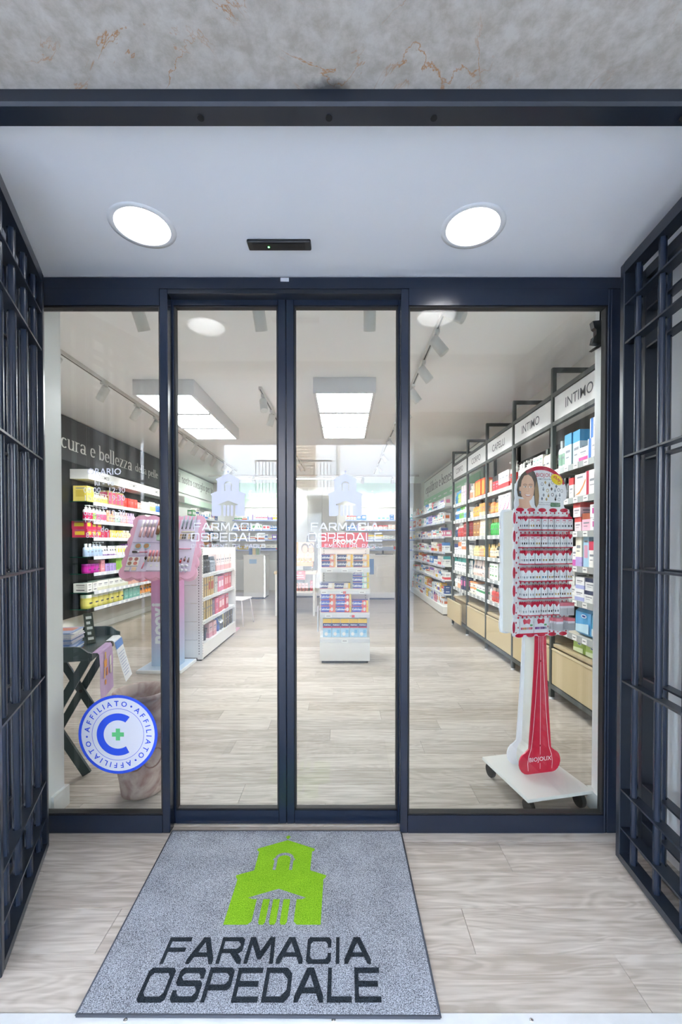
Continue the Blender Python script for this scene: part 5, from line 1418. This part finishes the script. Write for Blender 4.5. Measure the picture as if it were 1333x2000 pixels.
# ------------------------------------------------------------------ earring display on castors
EA = (1.098, 2.385, 0); ER = R(12)
t = thing('earring_display', 'red and white dotted earring display on a bone-shaped leg and white castor board', 'display stand', EA, ER)
RED = M('#c0183a', .3, var=.02); DOTW = M('#ecebee', .4, var=.01); CREAM = M('#e9e6dc', .5)
bx0, bx1, by0, by1 = -.222, .160, -.215, .225
MB().bev(bx0, bx1, by0, by1, .092, .11, .002, M('#efeeea', .4)).obj('base_board', t)
for x, y in ((bx0 + .04, by0 + .04), (bx1 - .04, by0 + .04), (bx0 + .04, by1 - .04), (bx1 - .04, by1 - .04)):
    c = MB().box(x - .022, x + .022, y - .022, y + .022, .078, .092, BLACKM)
    c.obj('castor', t)
    w = MB(); w.lathe([(.038, -.012), (.041, -.008), (.041, .008), (.038, .012)], 16, RUBBER, T=Matrix.Translation((x, y + .01, .041)) @ Matrix.Rotation(PI / 2, 4, 'Y')); w.obj('castor_wheel', t)
# leg outline: a tapering shaft that swells into two lobes at the foot
def leg_out(k=1.0):
    r_ = [(.034, .90), (.036, .80), (.042, .66), (.052, .50), (.062, .36), (.07, .25)]
    lobe = arc(.078, .172, .052, .062, 75, -90, 8)
    side = r_ + lobe
    return [(x * k, z) for x, z in side] + [(-x * k, z) for x, z in reversed(side)]
lo = leg_out()
MB().prism(lo, -.008, .0, RED).obj('leg_front', t)
MB().prism(lo, .105, .115, M('#e6e8ee', .4)).obj('leg_back', t)
MB().prism([(x * .55, z) for x, z in lo], .0, .105, CREAM).obj('leg_core', t)
def ribbon(pts, w_):
    v, f = strokes([pts], w_, w_)
    return v, f
lf = t
mb = MB()
for pts in ([(0, .885), (0, .215)], [(0, .165), (0, .135)], [(-.013, .885), (-.013, .80), (-.022, .66), (-.034, .48), (-.046, .34), (-.056, .255), (-.072, .21), (-.078, .17), (-.075, .13)], [(.013, .885), (.013, .80), (.022, .66), (.034, .48), (.046, .34), (.056, .255), (.072, .21), (.078, .17), (.075, .13)]):
    mb.flat(ribbon(pts, .0022), (0, -.0086, 0), DOTW)
mb.obj('pinstripes', t)
mb = MB(); mb.flat(sans('BIOJOUX', .034, 'CENTER', .0002), (0, -.0088, .178), DOTW); mb.obj('lettering', t)
for z in (.74, .265):
    MB().lathe([(.006, 0), (.005, .003), (0, .004)], 10, M('#9c2038', .3), T=Matrix.Translation((0, -.008, z)) @ Matrix.Rotation(PI / 2, 4, 'X')).obj('screw', t)
# head board
bo = [(x, z + .885) for x, z in scallop(.345, .70, 5, 7, .008)]
fb = MB().prism(bo, -.012, .0, DOTW).obj('front_board', t)
MB().prism([(x * 1.02, z) for x, z in bo], .105, .118, M('#e9eaf0', .4)).obj('back_board', t)
MB().box(-.165, .165, 0, .105, .895, 1.575, CREAM).obj('box_core', t)
random.seed(31)
d = MB()
for i in range(13):
    for j in range(25):
        x, z = -.158 + i * .0263 + (j % 2) * .013, .905 + j * .0275
        if abs(x) > .166: continue
        r_ = random.uniform(.0035, .0062)
        d.flat(poly(circ(x, z, r_, 8, r_ * 1.3)), (0, -.0124, 0), RED)
d.obj('polka_dots', fb)['kind'] = 'stuff'
e = MB()
for i in range(5):
    x = -.138 + i * .069
    for z in (.889, 1.581):
        e.prism(circ(x, z, .025, 14, .011), -.0135, -.012, RED)
for j in range(7):
    z = .935 + j * .1
    for x in (-.172, .172):
        e.prism(circ(x, z, .008, 12, .032), -.0135, -.012, RED)
e.obj('red_petals', fb)
# header: a rounded board with the printed portrait
hd_out = [(-.165, 1.575), (.165, 1.575), (.142, 1.60), (.135, 1.63)] + arc(-.005, 1.675, .162, .15, -12, 192, 22) + [(-.168, 1.62)]
hb = MB().prism(hd_out, -.010, .0, DOTW).obj('header_board', t)
inner = arc(-.005, 1.675, .147, .128, 22, 128, 14)
outer = arc(-.005, 1.675, .161, .149, 128, 22, 14)
mb = MB(); mb.flat(fill([inner + outer]), (0, -.0106, 0), RED); mb.obj('red_rim', hb)
mb = MB(); mb.flat(sans('BIOJOUX', .030, 'CENTER', .0001), (.022, -.0106, 1.765), RED); mb.flat(sans('AMICI DELLA PELLE', .0105, 'CENTER', .0001), (.022, -.0106, 1.749), M('#5c5f66', .5))
mb.flat(sans('SCOPRI LA NUOVA LINEA', .008, 'CENTER'), (.025, -.0106, 1.620), M('#5c5f66', .5)); mb.flat(sans('ORECCHINI ANALLERGICI', .008, 'CENTER'), (.025, -.0106, 1.609), M('#5c5f66', .5)); mb.obj('lettering', hb)
g_ = MB(); g_.prism([(.057, 1.600), (.113, 1.600), (.116, 1.603), (.116, 1.620), (.113, 1.623), (.057, 1.623), (.054, 1.620), (.054, 1.603)], -.0112, -.010, M('#2f6b3a', .4))
g_.flat(sans('PRODOTTI PER DONNA', .0062, 'CENTER'), (.085, -.0116, 1.6135), DOTW); g_.flat(sans('UOMO E BAMBINO', .0062, 'CENTER'), (.085, -.0116, 1.6045), DOTW); g_.obj('green_label', hb)
pt = MB()
HAIRD, HAIRL, SKIN = M('#5c5148', .5), M('#a08564', .5), M('#e0b297', .5)
y = -.0104
pt.flat(poly([(-.158, 1.588), (-.06, 1.588), (-.075, 1.61), (-.082, 1.64), (-.145, 1.64), (-.142, 1.605)]), (0, y, 0), SKIN)
pt.flat(poly([(-.150, 1.655), (-.157, 1.69), (-.15, 1.735), (-.128, 1.775), (-.098, 1.80), (-.068, 1.808), (-.048, 1.79), (-.034, 1.76), (-.024, 1.71), (-.018, 1.66), (-.022, 1.62), (-.036, 1.592), (-.046, 1.61), (-.05, 1.66), (-.13, 1.65)]), (0, y - .0002, 0), HAIRD)
pt.flat(poly([(-.036, 1.745), (-.024, 1.705), (-.018, 1.66), (-.022, 1.615), (-.036, 1.592), (-.044, 1.64), (-.046, 1.70)]), (0, y - .0004, 0), HAIRL)
pt.flat(poly([(-.130, 1.66), (-.134, 1.70), (-.128, 1.74), (-.112, 1.768), (-.088, 1.775), (-.066, 1.762), (-.052, 1.735), (-.049, 1.70), (-.054, 1.665), (-.066, 1.64), (-.082, 1.628), (-.10, 1.632), (-.118, 1.645)]), (0, y - .0006, 0), SKIN)
pt.flat(poly(circ(-.137, 1.695, .006, 10, .013)), (0, y - .0008, 0), SKIN)
pt.flat(poly(circ(-.137, 1.675, .003, 8, .007)), (0, y - .001, 0), M('#8fa3c4', .3))
for ex in (-.107, -.072):
    pt.flat(poly(circ(ex, 1.707, .009, 12, .004)), (0, y - .001, 0), M('#f2f0ee', .4))
    pt.flat(poly(circ(ex + .001, 1.707, .004, 10)), (0, y - .0012, 0), M('#5a5348', .4))
    pt.flat(strokes([arc(ex, 1.708, .011, .006, 160, 20, 5)], .0008, .0014), (0, y - .0014, 0), M('#4c423a', .5))
    pt.flat(strokes([arc(ex, 1.714, .014, .008, 150, 35, 5)], .0015, .0025), (0, y - .001, 0), M('#6a5a4c', .5))
pt.flat(strokes([[(-.087, 1.71), (-.083, 1.685), (-.088, 1.680), (-.096, 1.683)]], .0014, .0014), (0, y - .001, 0), M('#c48d72', .5))
pt.flat(poly(arc(-.089, 1.668, .02, .014, 190, 350, 8)), (0, y - .001, 0), M('#c0696a', .5))
pt.flat(poly(arc(-.089, 1.666, .017, .008, 190, 350, 8)), (0, y - .0012, 0), M('#f6f3f0', .4))
pt.obj('printed_portrait', hb)
jw = MB(); random.seed(8)
jc = [M('#8e9096', .3), M('#b9985a', .3), M('#5c4a44', .3), M('#a9adb6', .2), M('#6f7684', .3)]
for i, (u, v) in enumerate([(.0, 1.725), (.02, 1.735), (.045, 1.72), (.066, 1.735), (.09, 1.715), (.008, 1.695), (.034, 1.69), (.06, 1.70), (.082, 1.69), (.105, 1.695), (.01, 1.665), (.04, 1.66), (.066, 1.668), (.09, 1.662), (.112, 1.665), (.125, 1.69), (.028, 1.642), (.085, 1.642), (.108, 1.642), (.0, 1.645)]):
    m_ = jc[i % 5]
    if i % 3 == 0:
        jw.flat(fill([circ(u, v, .0085, 12, .010), circ(u, v, .0055, 12, .007)]), (0, -.0106, 0), m_)
    elif i % 3 == 1:
        jw.flat(poly([(u - .007, v), (u, v + .010), (u + .007, v), (u, v - .012)]), (0, -.0106, 0), m_)
    else:
        jw.flat(poly(circ(u, v, .006, 10, .008)), (0, -.0106, 0), m_); jw.flat(poly(circ(u, v + .011, .003, 8)), (0, -.0106, 0), m_)
jw.obj('printed_jewels', hb)
yl = MB(); yl.prism(circ(0, 0, .040, 20, .026), -.0118, -.0106, M('#f0d524', .4), T=Matrix.Translation((.092, 0, 1.752)) @ Matrix.Rotation(R(32), 4, 'Y'))
g1 = rot2(sans('€4,90', .02, 'CENTER', .0006), R(-30)); yl.flat(g1, (.088, -.0123, 1.752), M('#c8382e', .4))
g1 = rot2(sans('da', .012, 'CENTER', .0002), R(-30)); yl.flat(g1, (.087, -.0123, 1.766), M('#c8382e', .4))
yl.flat(strokes([arc(.108, 1.738, .01, .008, 20, 170, 6)], .002, .002), (0, -.0123, 0), M('#c8382e', .4)); yl.flat(strokes([arc(.108, 1.738, .01, .008, 200, 350, 6)], .002, .002), (0, -.0123, 0), M('#c8382e', .4))
yl.obj('price_bubble', hb)
# hooks, with the earring cards hanging from them
HZ = (1.541, 1.445, 1.355, 1.262, 1.168, 1.076)
hook = MB().tube([(0, -.012, 0), (0, -.062, .002), (0, -.068, .008)], .0016, ACRYL, 6).mesh('hook')
def card_mesh(style, gem, w_=.0335, h_=.070):
    b = MB()
    b.box(-w_ / 2, w_ / 2, -.0012, .0, -h_, -.012, M('#eeedf0', .35))
    b.box(-w_ / 2 - .001, w_ / 2 + .001, -.0016, .0004, -h_ - .004, -h_ + .0015, RED)
    if style:
        b.flat(poly([(-w_ * .4, -.008), (-w_ * .32, .002), (-w_ * .16, .004), (0, -.003), (w_ * .16, .004), (w_ * .32, .002), (w_ * .4, -.008), (w_ * .24, -.017), (0, -.028), (-w_ * .24, -.017)]), (0, -.0016, 0), RED)
    else:
        b.flat(poly([(-w_ * .42, -.012), (-w_ * .3, .002), (w_ * .3, .002), (w_ * .42, -.012)]), (0, -.0016, 0), RED)
        b.flat(poly([(-w_ * .3, -.021), (w_ * .3, -.021), (w_ * .3, -.017), (-w_ * .3, -.017)]), (0, -.0016, 0), RED)
        for x in (-.009, .006): b.flat(poly([(x - .003, -.028), (x + .005, -.028), (x + .005, -.026), (x - .003, -.026)]), (0, -.0016, 0), RED)
    gm_ = M(gem, .25, .3)
    for x in (-w_ * .22, w_ * .22):
        b.box(x - .0028, x + .0028, -.0035, -.0012, -h_ * .78, -h_ * .62, gm_)
    b.flat(poly([(-w_ * .2, -h_ * .5), (w_ * .2, -h_ * .5), (w_ * .2, -h_ * .48), (-w_ * .2, -h_ * .48)]), (0, -.0016, 0), M('#c9909c', .5))
    return b.mesh('card')
GEMS = {'grey': '#777b84', 'gold': '#c9a04a', 'brown': '#6b4a3c', 'black': '#2c2d31', 'rose': '#c9808c', 'blue': '#2f9ad0', 'silver': '#aeb2ba'}
_cards = {}
ce, se = math.cos(ER), math.sin(ER)
def at_stand(x, y, z):
    return (EA[0] + x * ce - y * se, EA[1] + x * se + y * ce, z)
RN = ('top', 'second', 'third', 'fourth', 'fifth', 'sixth')
random.seed(17)
seq = ['grey', 'silver', 'grey', 'gold', 'grey', 'black', 'brown', 'silver']
for r_ in range(6):
    n = 8 if r_ < 5 else 6
    for c in range(n):
        x = -.134 + c * .0392 + random.uniform(-.0025, .0025)
        if r_ == 5 and c > 5: continue
        link('hook', hook, t, (x, 0, HZ[r_] + .002))
        gem = 'blue' if (r_, c) == (3, 3) else seq[(c * 3 + r_ * 5) % 8]
        if r_ in (3, 4) and c in (2, 7): gem = 'gold'
        st_ = 1 if r_ > 1 or (r_ == 1 and c > 5) or (r_ == 0 and c == 0) else 0
        key = (st_, gem)
        if key not in _cards: _cards[key] = card_mesh(st_, GEMS[gem])
        for lay_ in range(3):
            yy = -.056 + lay_ * .013
            lab = f'{ORD[c]} {gem} earring card from the leg-core side, {RN[r_]} row, {("front", "middle", "rear")[lay_]} of its hook'
            thing('earring_card', lab, 'earring card', at_stand(x + lay_ * -.0025, yy + .0, HZ[r_]), ER + random.uniform(-.16, .10), 'earring cards on the display', _cards[key])
for k, x in enumerate((-.10, -.012)):
    b = MB().box(-.042, .042, -.0012, 0, -.085, 0, M('#e9e7ec', .35)); b.box(-.043, .043, -.002, .0005, -.091, -.083, RED)
    b.flat(poly([(-.024, -.012), (-.016, -.002), (0, -.010), (.016, -.002), (.024, -.012), (.018, -.034), (0, -.028), (-.018, -.034)]), (0, -.0018, 0), M('#c93048', .35))
    for i, cl in enumerate((('#d05a78', '#e0a070', '#c98a5a', '#b98a9a', '#d0605a', '#c0506a') if k == 0 else ('#7a2f8a', '#a060b0', '#b9a0c4', '#8a5f9a', '#5a3f7a', '#9aa0b8'))):
        b.box(-.036 + i * .0122, -.0265 + i * .0122, -.004, -.0012, -.062, -.050, M(cl, .3))
    b.flat(poly([(.02, -.044), (.036, -.044), (.036, -.034), (.02, -.034)]), (0, -.0018, 0), M('#4f9a5c', .4))
    thing('earring_pack', (f'wide card of pink and orange studs with red butterfly, foot of the display', f'wide card of violet studs with red butterfly, foot of the display')[k], 'earring card', at_stand(x, -.022, .985), ER, None, b.mesh('earring_pack'))
_bl = MB().box(-.020, .020, -.0012, 0, -.07, 0, M('#e6dfe6', .3)); _bl.box(-.0195, .0195, -.007, -.0012, -.066, -.03, ACRYL); _bl.box(-.0205, .0205, -.0018, .0004, -.018, 0, M('#d2707e', .4)); _bl = _bl.mesh('blister')
for r_, (z, xs) in enumerate(((1.07, (.10, .145)), (.985, (.075, .15)))):
    for c, x in enumerate(xs):
        link('hook', hook, t, (x, 0, z + .003))
        for q in range(4):
            thing('earring_blister', f'{ORD[q]} clear blister from the front on the {("inner", "outer")[c]} hook, {("upper", "lower")[r_]} blister row', 'blister', at_stand(x - q * .004, -.062 + q * .012, z), ER - .12 - q * .03, 'clear blisters on the display', _bl)

# ------------------------------------------------------------------ green folding tray table with leaflets
TB = (-1.797, 2.772, 0); TR = R(14.7)
t = thing('tray_table', 'dark green folding tray table with crossed legs by the white jamb', 'table', TB, TR)
GRN = M('#2f4143', .4, var=.05)
MB().bev(-.235, .235, -.335, .335, .705, .722, .003, GRN).obj('tray_floor', t)
for sy in (-1, 1):
    y = sy * .325
    MB().prism([(-.235, .722), (.235, .722), (.235, .745), (.21, .755), (.175, .785), (.14, .79), (-.14, .79), (-.175, .785), (-.21, .755), (-.235, .745)], y - .008, y + .008, GRN).obj('end_lip', t)
for sy in (-1, 1):
    for s2 in (-1, 1):
        y = sy * .26 + s2 * .013
        T0 = Matrix.Translation((0, y, .355)) @ Matrix.Rotation(s2 * R(28.5), 4, 'Y')
        MB().box(-.024, .024, -.011, .011, -.392, .392, GRN, T=T0).obj('leg', t)
    MB().lathe([(.012, -.03), (.012, .03)], 10, BLACKM, T=Matrix.Translation((0, sy * .26, .355)) @ Matrix.Rotation(PI / 2, 4, 'X')).obj('pivot', t)
for sx in (-1, 1):
    MB().box(sx * .19 - .012, sx * .19 + .012, -.27, .27, .675, .704, GRN).obj('cross_bar', t)
ct, st_ = math.cos(TR), math.sin(TR)
def on_table(x, y, z): return (TB[0] + x * ct - y * st_, TB[1] + x * st_ + y * ct, z)
random.seed(2)
lc = ['#c9d0e6', '#e6e8ee', '#7f9ad0', '#eceae8', '#a9b9dc', '#dcd8e4']
for k, (cx, cy, n) in enumerate(((.02, -.12, 15), (-.155, -.16, 11))):
    z = .7228
    for i in range(n):
        th_ = random.choice((.006, .008, .010))
        w_, h_ = .15, .21
        me = MB().box(-w_ / 2, w_ / 2, -h_ / 2, h_ / 2, 0, th_, M(random.choice(lc), .5))
        me.box(-w_ / 2 + .004, w_ / 2 - .004, -h_ / 2 - .0004, -h_ / 2, th_ * .3, th_ * .6, M('#5f7fb8', .5))
        if i == n - 1: me.flat(poly([(-.06, -.02), (.06, -.02), (.06, .08), (-.06, .08)]), (0, 0, th_ + .0006), M(('#d98f7c', '#e3b29a')[k], .5), 'u')
        thing('leaflet', f'{ORD[i]} leaflet from below, {("taller", "shorter")[k]} pile on the green tray', 'leaflet', on_table(cx + random.uniform(-.01, .01), cy + random.uniform(-.012, .012), z), TR + random.uniform(-.12, .12), f'leaflets in the {("taller", "shorter")[k]} pile', me.mesh('leaflet'))
        z += th_ + .0005
t = thing('table_sign', 'small dark framed sign leaning on the leaflets of the green tray', 'sign', on_table(.09, .10, .723), TR + R(38))
MB().prism([(-.05, 0), (-.042, 0), (.008, .20), (0, .20)], -.028, .028, M('#3c463b', .5), 'yz').obj('board', t)
mb = MB()
for i in range(5):
    mb.add([(-.018, -.0512 + .25 * z_, z_) for z_ in (.025 + i * .034, .043 + i * .034)] + [(.018 - (i % 2) * .012, -.0512 + .25 * z_, z_) for z_ in (.043 + i * .034, .025 + i * .034)], [(0, 3, 2, 1)], M('#eceee8', .5))
mb.obj('lettering', t)['kind'] = 'stuff'
t = thing('paper_strip', 'white paper strip with blue heading hanging off the green tray', 'paper', on_table(.236, .20, .724), TR + R(90))
def hang(parent, name, prof, w_, m_, x=0, lift=0):
    b = MB(); n = len(prof)
    vs = [(x - w_ / 2, p[0] - lift, p[1]) for p in prof] + [(x + w_ / 2, p[0] - lift, p[1]) for p in prof]
    vs += [(v[0], v[1] + .0012, v[2] - .0006) for v in vs]
    fs = []
    for i in range(n - 1):
        fs += [(i, n + i, n + i + 1, i + 1), (2 * n + i, 2 * n + i + 1, 3 * n + i + 1, 3 * n + i), (i, i + 1, 2 * n + i + 1, 2 * n + i), (n + i, 3 * n + i, 3 * n + i + 1, n + i + 1)]
    fs += [(0, 2 * n, 3 * n, n), (n - 1, 2 * n - 1, 4 * n - 1, 3 * n - 1)]
    b.add(vs, fs, m_)
    return b.obj(name, parent)
P1 = [(.04, .0015), (.0, .0015), (-.012, -.01), (-.03, -.08), (-.055, -.18), (-.085, -.29)]
hang(t, 'sheet', P1, .19, M('#eef0f5', .5))
hang(t, 'blue_heading', [(-.0145, -.012), (-.026, -.062)], .186, M('#5f8fd6', .5), 0, .0022)
mb = MB()
for i in range(9):
    k = i / 9
    mb.box(-.075, .075 - (i % 3) * .02, -.0375 - k * .043, -.0365 - k * .043, -.10 - k * .17, -.096 - k * .17, M('#8fa4cc', .5))
mb.obj('small_print', t)['kind'] = 'stuff'
t = thing('leaflet_sheet', 'lilac leaflet with orange figures hanging off the green tray', 'paper', on_table(.236, -.085, .724), TR + R(90))
hang(t, 'sheet', [(.03, .0015), (.0, .0015), (-.01, -.01), (-.016, -.10), (-.014, -.2), (-.018, -.30)], .29, M('#c3a3d0', .5))
mb = MB()
for x, z, w_, h_, c in ((-.02, -.04, .012, .04, '#e8b43a'), (-.02, -.09, .03, .05, '#e89a30'), (-.03, -.15, .012, .06, '#e8a030'), (-.005, -.15, .014, .05, '#e07a30'), (.03, -.1, .02, .06, '#eceae4'), (.035, -.16, .016, .05, '#e8dcc8'), (-.02, -.21, .014, .03, '#e89a30')):
    mb.box(x * 2.2 - w_, x * 2.2 + w_, -.0195, -.0185, z - h_ / 2, z + h_ / 2, M(c, .5))
mb.obj('printed_figures', t)
t = thing('clip_tag', 'small dark clip between the two sheets on the green tray edge', 'clip', on_table(.2375, .083, .690), TR + R(90))
MB().box(-.025, .025, -.006, .0, 0, .03, BLACKM).obj('body', t)
MB().box(-.02, .02, -.007, .006, .0305, .033, BLACKM).obj('jaw', t)

# ------------------------------------------------------------------ terracotta amphora behind the sticker
CL = CLAY()
AM = (-1.140, 2.40, 0)
t = thing('amphora', 'weathered two-handled terracotta amphora behind the round blue sticker', 'pot', AM, R(12))
prof = [(.0, .012), (.098, .0), (.108, .006), (.112, .03), (.118, .08), (.133, .16), (.150, .25), (.163, .34), (.160, .40), (.140, .455), (.118, .49), (.112, .51), (.120, .53), (.140, .545), (.150, .556), (.150, .568), (.143, .574), (.130, .570), (.112, .545), (.100, .51), (.11, .46), (.14, .40), (.145, .33), (.12, .15), (.0, .06)]
MB().lathe(prof, 44, CL, caps=False).obj('body', t)
for s in (-1, 1):
    pts = [(s * .118, 0, .505), (s * .15, 0, .512), (s * .178, 0, .495), (s * .187, 0, .46), (s * .182, 0, .42), (s * .168, 0, .385), (s * .150, 0, .365)]
    MB().tube(pts, [.016, .015, .014, .014, .014, .016, .018], CL, 10).obj('handle', t)
    MB().tube([(s * .180, -.012, .40), (s * .196, -.012, .385), (s * .190, -.012, .365), (s * .172, -.012, .355)], .009, CL, 8).obj('handle_curl', t)
rl_ = MB()
for a0 in (-95, -55, 150):
    pts = []
    for k in range(17):
        a = R(a0 + 20 * math.cos(k / 16 * 2 * PI)); z = .235 + .055 * math.sin(k / 16 * 2 * PI)
        r_ = .133 + (z - .16) * .19 + .001
        pts.append((r_ * math.cos(a), r_ * math.sin(a), z))
    rl_.tube(pts, .004, M('#9d7f78', .85), 6)
rl_.obj('relief', t)['kind'] = 'stuff'

# ------------------------------------------------------------------ further back: trolley with an orange display, chair, counters, pharmacy shelves
TT = (-.93, 8.15, 0)
t = thing('display_table', 'pale wooden-topped trolley table with a lower shelf behind the promo shelf', 'table', TT)
LG = M('#d9d6cf', .5)
for x in (-.36, .36):
    for y in (0, .5):
        MB().bev(x - .02, x + .02, y - .02, y + .02, 0, .80, .003, LG).obj('leg', t)
MB().box(-.40, .40, -.04, .54, .80, .85, M('#c3ad8c', .5)).obj('table_top', t)
MB().box(-.36, .36, -.02, .52, .44, .475, LG).obj('lower_shelf', t)
MB().box(-.34, .34, .5, .515, .475, .80, M('#c9c8c5', .5)).obj('rear_panel', t)
t = thing('orange_display', 'orange cardboard cosmetics display with printed faces on the trolley table', 'display stand', (-.80, 8.22, .85))
MB().box(-.20, .20, 0, .26, .10, .18, M('#e9904a', .4)).obj('tray', t)
bk = MB().box(-.21, .21, .24, .26, .18, .56, M('#f2c49a', .4)).obj('back_card', t)
MB().box(-.21, -.10, .236, .24, .18, .56, M('#ea8a45', .4)).obj('side_print', bk)
fc = MB(); 
for x, z in ((.03, .42), (.15, .42)):
    fc.flat(poly(circ(x, z + .02, .075, 16, .1)), (0, .2385, 0), M('#5a4a44', .5)); fc.flat(poly(circ(x, z, .055, 16, .08)), (0, .2375, 0), M('#e3a07c', .5))
fc.obj('printed_faces', bk)
for x in (-.19, .19):
    for y in (.02, .24):
        MB().tube([(x, y, 0), (x, y, .10)], .008, CHROME, 8).obj('leg', t)
for i in range(5):
    put(goods('bottle', .06, .15, '#f2ece4', '#ffffff', '#efa052'), 'bottle', 'cosmetic_bottle', f'{ORD[i]} white and orange bottle from the door side in the orange display', (-.80 - .155 + i * .075, 8.24, 1.0305), 0, 'bottles in the orange display')
t = thing('portrait_standee', 'cut-out board of a dark-haired head rising behind the orange display', 'display board', (-.66, 8.62, .85))
MB().prism([(-.16, 0), (.13, 0), (.13, .55), (.11, .68), (.05, .76), (-.03, .76), (-.08, .68), (-.11, .5), (-.16, .45)], 0, .015, M('#2a2524', .6)).obj('board', t)
mb = MB(); mb.flat(poly(circ(.03, .60, .06, 16, .09)), (0, -.001, 0), M('#5a3f36', .6)); mb.obj('printed_face', t)
MB().box(-.12, .12, .0, .12, -.0, .012, BLACKM).obj('foot', t)
t = thing('red_notice', 'small crimson notice hanging from the trolley table top', 'notice', (-.83, 8.105, .70))
MB().bev(-.10, .10, -.006, 0, 0, .165, .001, M('#b32f44', .4)).obj('board', t)
mb = MB()
for z, w_ in ((.12, .05), (.075, .13), (.03, .15)): mb.box(-w_ / 2, w_ / 2, -.0072, -.006, z, z + .012, M('#f0d9dc', .4))
mb.obj('lettering', t)['kind'] = 'stuff'
random.seed(4)
for i in range(4):
    for l_ in range(2):
        put(goods('jar', .055, .075, '#c98f88', '#d9a49c', '#c4837c'), 'jar', 'cosmetic_jar', f'{ORD[i]} dusky pink jar from the door side, {("lower", "upper")[l_]} layer, trolley shelf', (-.90 + i * .062, 8.16, .4760 + l_ * .0758), 0, 'pink jars on the trolley shelf')
put(goods('carton', .10, .10, .27, '#ecc0d6', '#d98ab4', 'lines'), 'carton', 'cosmetic_carton', 'tall light pink carton on the trolley shelf', (-1.03, 8.16, .4760), 0, None)
put(goods('carton', .06, .10, .2, '#b02f3c', '#d98a8a', 'lines'), 'carton', 'cosmetic_carton', 'slim red carton on the trolley shelf', (-.62, 8.2, .4760), 0, None)
put(goods('carton', .16, .12, .22, '#7c7f86', '#a9acb2', 'patch'), 'carton', 'cosmetic_carton', 'grey carton behind the pink jars on the trolley shelf', (-.86, 8.36, .4760), 0, None)

CH = (-1.86, 7.35, 0)
t = thing('chair', 'white moulded chair on slim white legs beyond the make-up gondola', 'chair', CH, R(80))
CW = M('#efedea', .35)
MB().bev(-.21, .21, -.21, .21, .43, .45, .008, CW).obj('seat', t)
MB().prism([(.19, .45), (.21, .45), (.25, .83), (.23, .83)], -.2, .2, CW, 'yz').obj('backrest', t)
for x in (-1, 1):
    for y in (-1, 1):
        MB().tube([(x * .18, y * .18, .43), (x * .19, y * .19, .40), (x * .23, y * .23, 0)], .011, CW, 8).obj('leg', t)
t = thing('pink_floor_stand', 'narrow pink floor display between the make-up gondola and the white chair', 'display stand', (-1.88, 6.85, 0))
MB().box(-.14, .18, -.12, .12, 0, .02, M('#eab9cc', .4)).obj('base', t)
MB().bev(-.10, .14, -.02, .02, .02, .95, .004, RAMPZ('pink_print', [(0, '#edc3d2'), (1, '#d9668c')])).obj('panel', t)

CN = M('#e9e8e4', .35)
for x0, x1, y, lab in ((-2.49, -1.965, 10.61, 'white pharmacy counter with a lit corner strip and blue notice'), (.62, 1.26, 10.51, 'white pharmacy counter behind the promo shelf with a blue poster at its side'), (-1.25, -.28, 10.9, 'long low white pharmacy counter behind the trolley table')):
    t = thing('pharmacy_counter', lab, 'counter', ((x0 + x1) / 2, y, 0))
    w = (x1 - x0) / 2
    MB().bev(-w, w, 0, .62, .04, 1.07, .004, CN).obj('body', t)
    MB().box(-w + .02, w - .02, .02, .6, 0, .04, M('#2c2d2f', .5)).obj('plinth', t)
    MB().bev(-w - .01, w + .01, -.02, .64, 1.07, 1.10, .004, CN).obj('worktop', t)
    if x0 < -2:
        MB().box(w - .012, w + .002, -.002, .012, .05, 1.065, EMIT('#ffffff', LED_E)).obj('light_strip', t)
        MB().box(-.12, .06, -.004, 0, .88, .99, M('#9fc3e6', .4)).obj('notice', t)
    elif x0 > 0:
        MB().box(-w - .03, -w + .12, -.006, 0, .62, 1.0, M('#3f7fc0', .4)).obj('poster', t)
        MB().bev(-w + .18, w - .02, -.03, 0, .56, .84, .003, CN).obj('bag_shelf', t)
    else:
        MB().box(-.3, .3, -.004, 0, .3, .34, CN).obj('groove', t)
t = thing('screen_terminal', 'grey till screen with its keyboard on the counter behind the promo shelf', 'monitor', (1.0, 10.8, 1.10))
MB().box(-.2, .24, -.1, .1, 0, .02, M('#3c4452', .5)).obj('keyboard', t)
MB().prism([(-.02, .02), (.02, .02), (.02, .14), (-.02, .14)], .11, .14, M('#55606e', .4)).obj('stem', t)
MB().box(-.2, .26, .1, .13, .1, .2, M('#9fb4d4', .35)).obj('screen', t)
t = thing('leaflet_rack', 'clear rack of leaflets standing on the lit-corner pharmacy counter', 'rack', (-2.23, 10.75, 1.10))
MB().box(-.16, .12, 0, .02, 0, .24, M('#b9c6d6', .4)).obj('back', t)
for i in range(3):
    MB().box(-.15 + i * .09, -.075 + i * .09, -.03, -.005, .0, .16, M(('#4f76b0', '#d9c79a', '#8fae8c')[i], .5)).obj('leaflet', t)

for x0, x1, nm, lab in ((-3.3, -1.5, 'farmacia', 'white pharmacy wall shelves under the farmacia sign'), (.05, 2.1, 'ricette', 'white pharmacy wall shelves under the ricette sign')):
    t = thing('wall_shelf_unit', lab, 'shelf unit', (x0, 12.98, 0))
    w = x1 - x0
    MB().box(0, w, -.02, 0, 0, 2.45, GLOSSW).obj('back_panel', t)
    MB().box(0, w, -.40, -.02, 0, .9, GLOSSW).obj('base_cabinet', t)
    for k, z in enumerate((2.08, 1.79, 1.50, 1.20)):
        s = MB().box(0, w, -.32, -.02, z - .022, z, GLOSSW).obj('shelf', t)
        price_rail(s, 0, w, -.32, z, [], M('#9fb0dc', .35))
        row((x0, 12.98), 0, .04, -.30, z, mixed(random.Random(200 + k + int(x0 * 10)), 16, .17, 1.3, .3), f'{SHW[k]} {nm} back shelf', 'medicine', w - .03, 'from the make-up side')
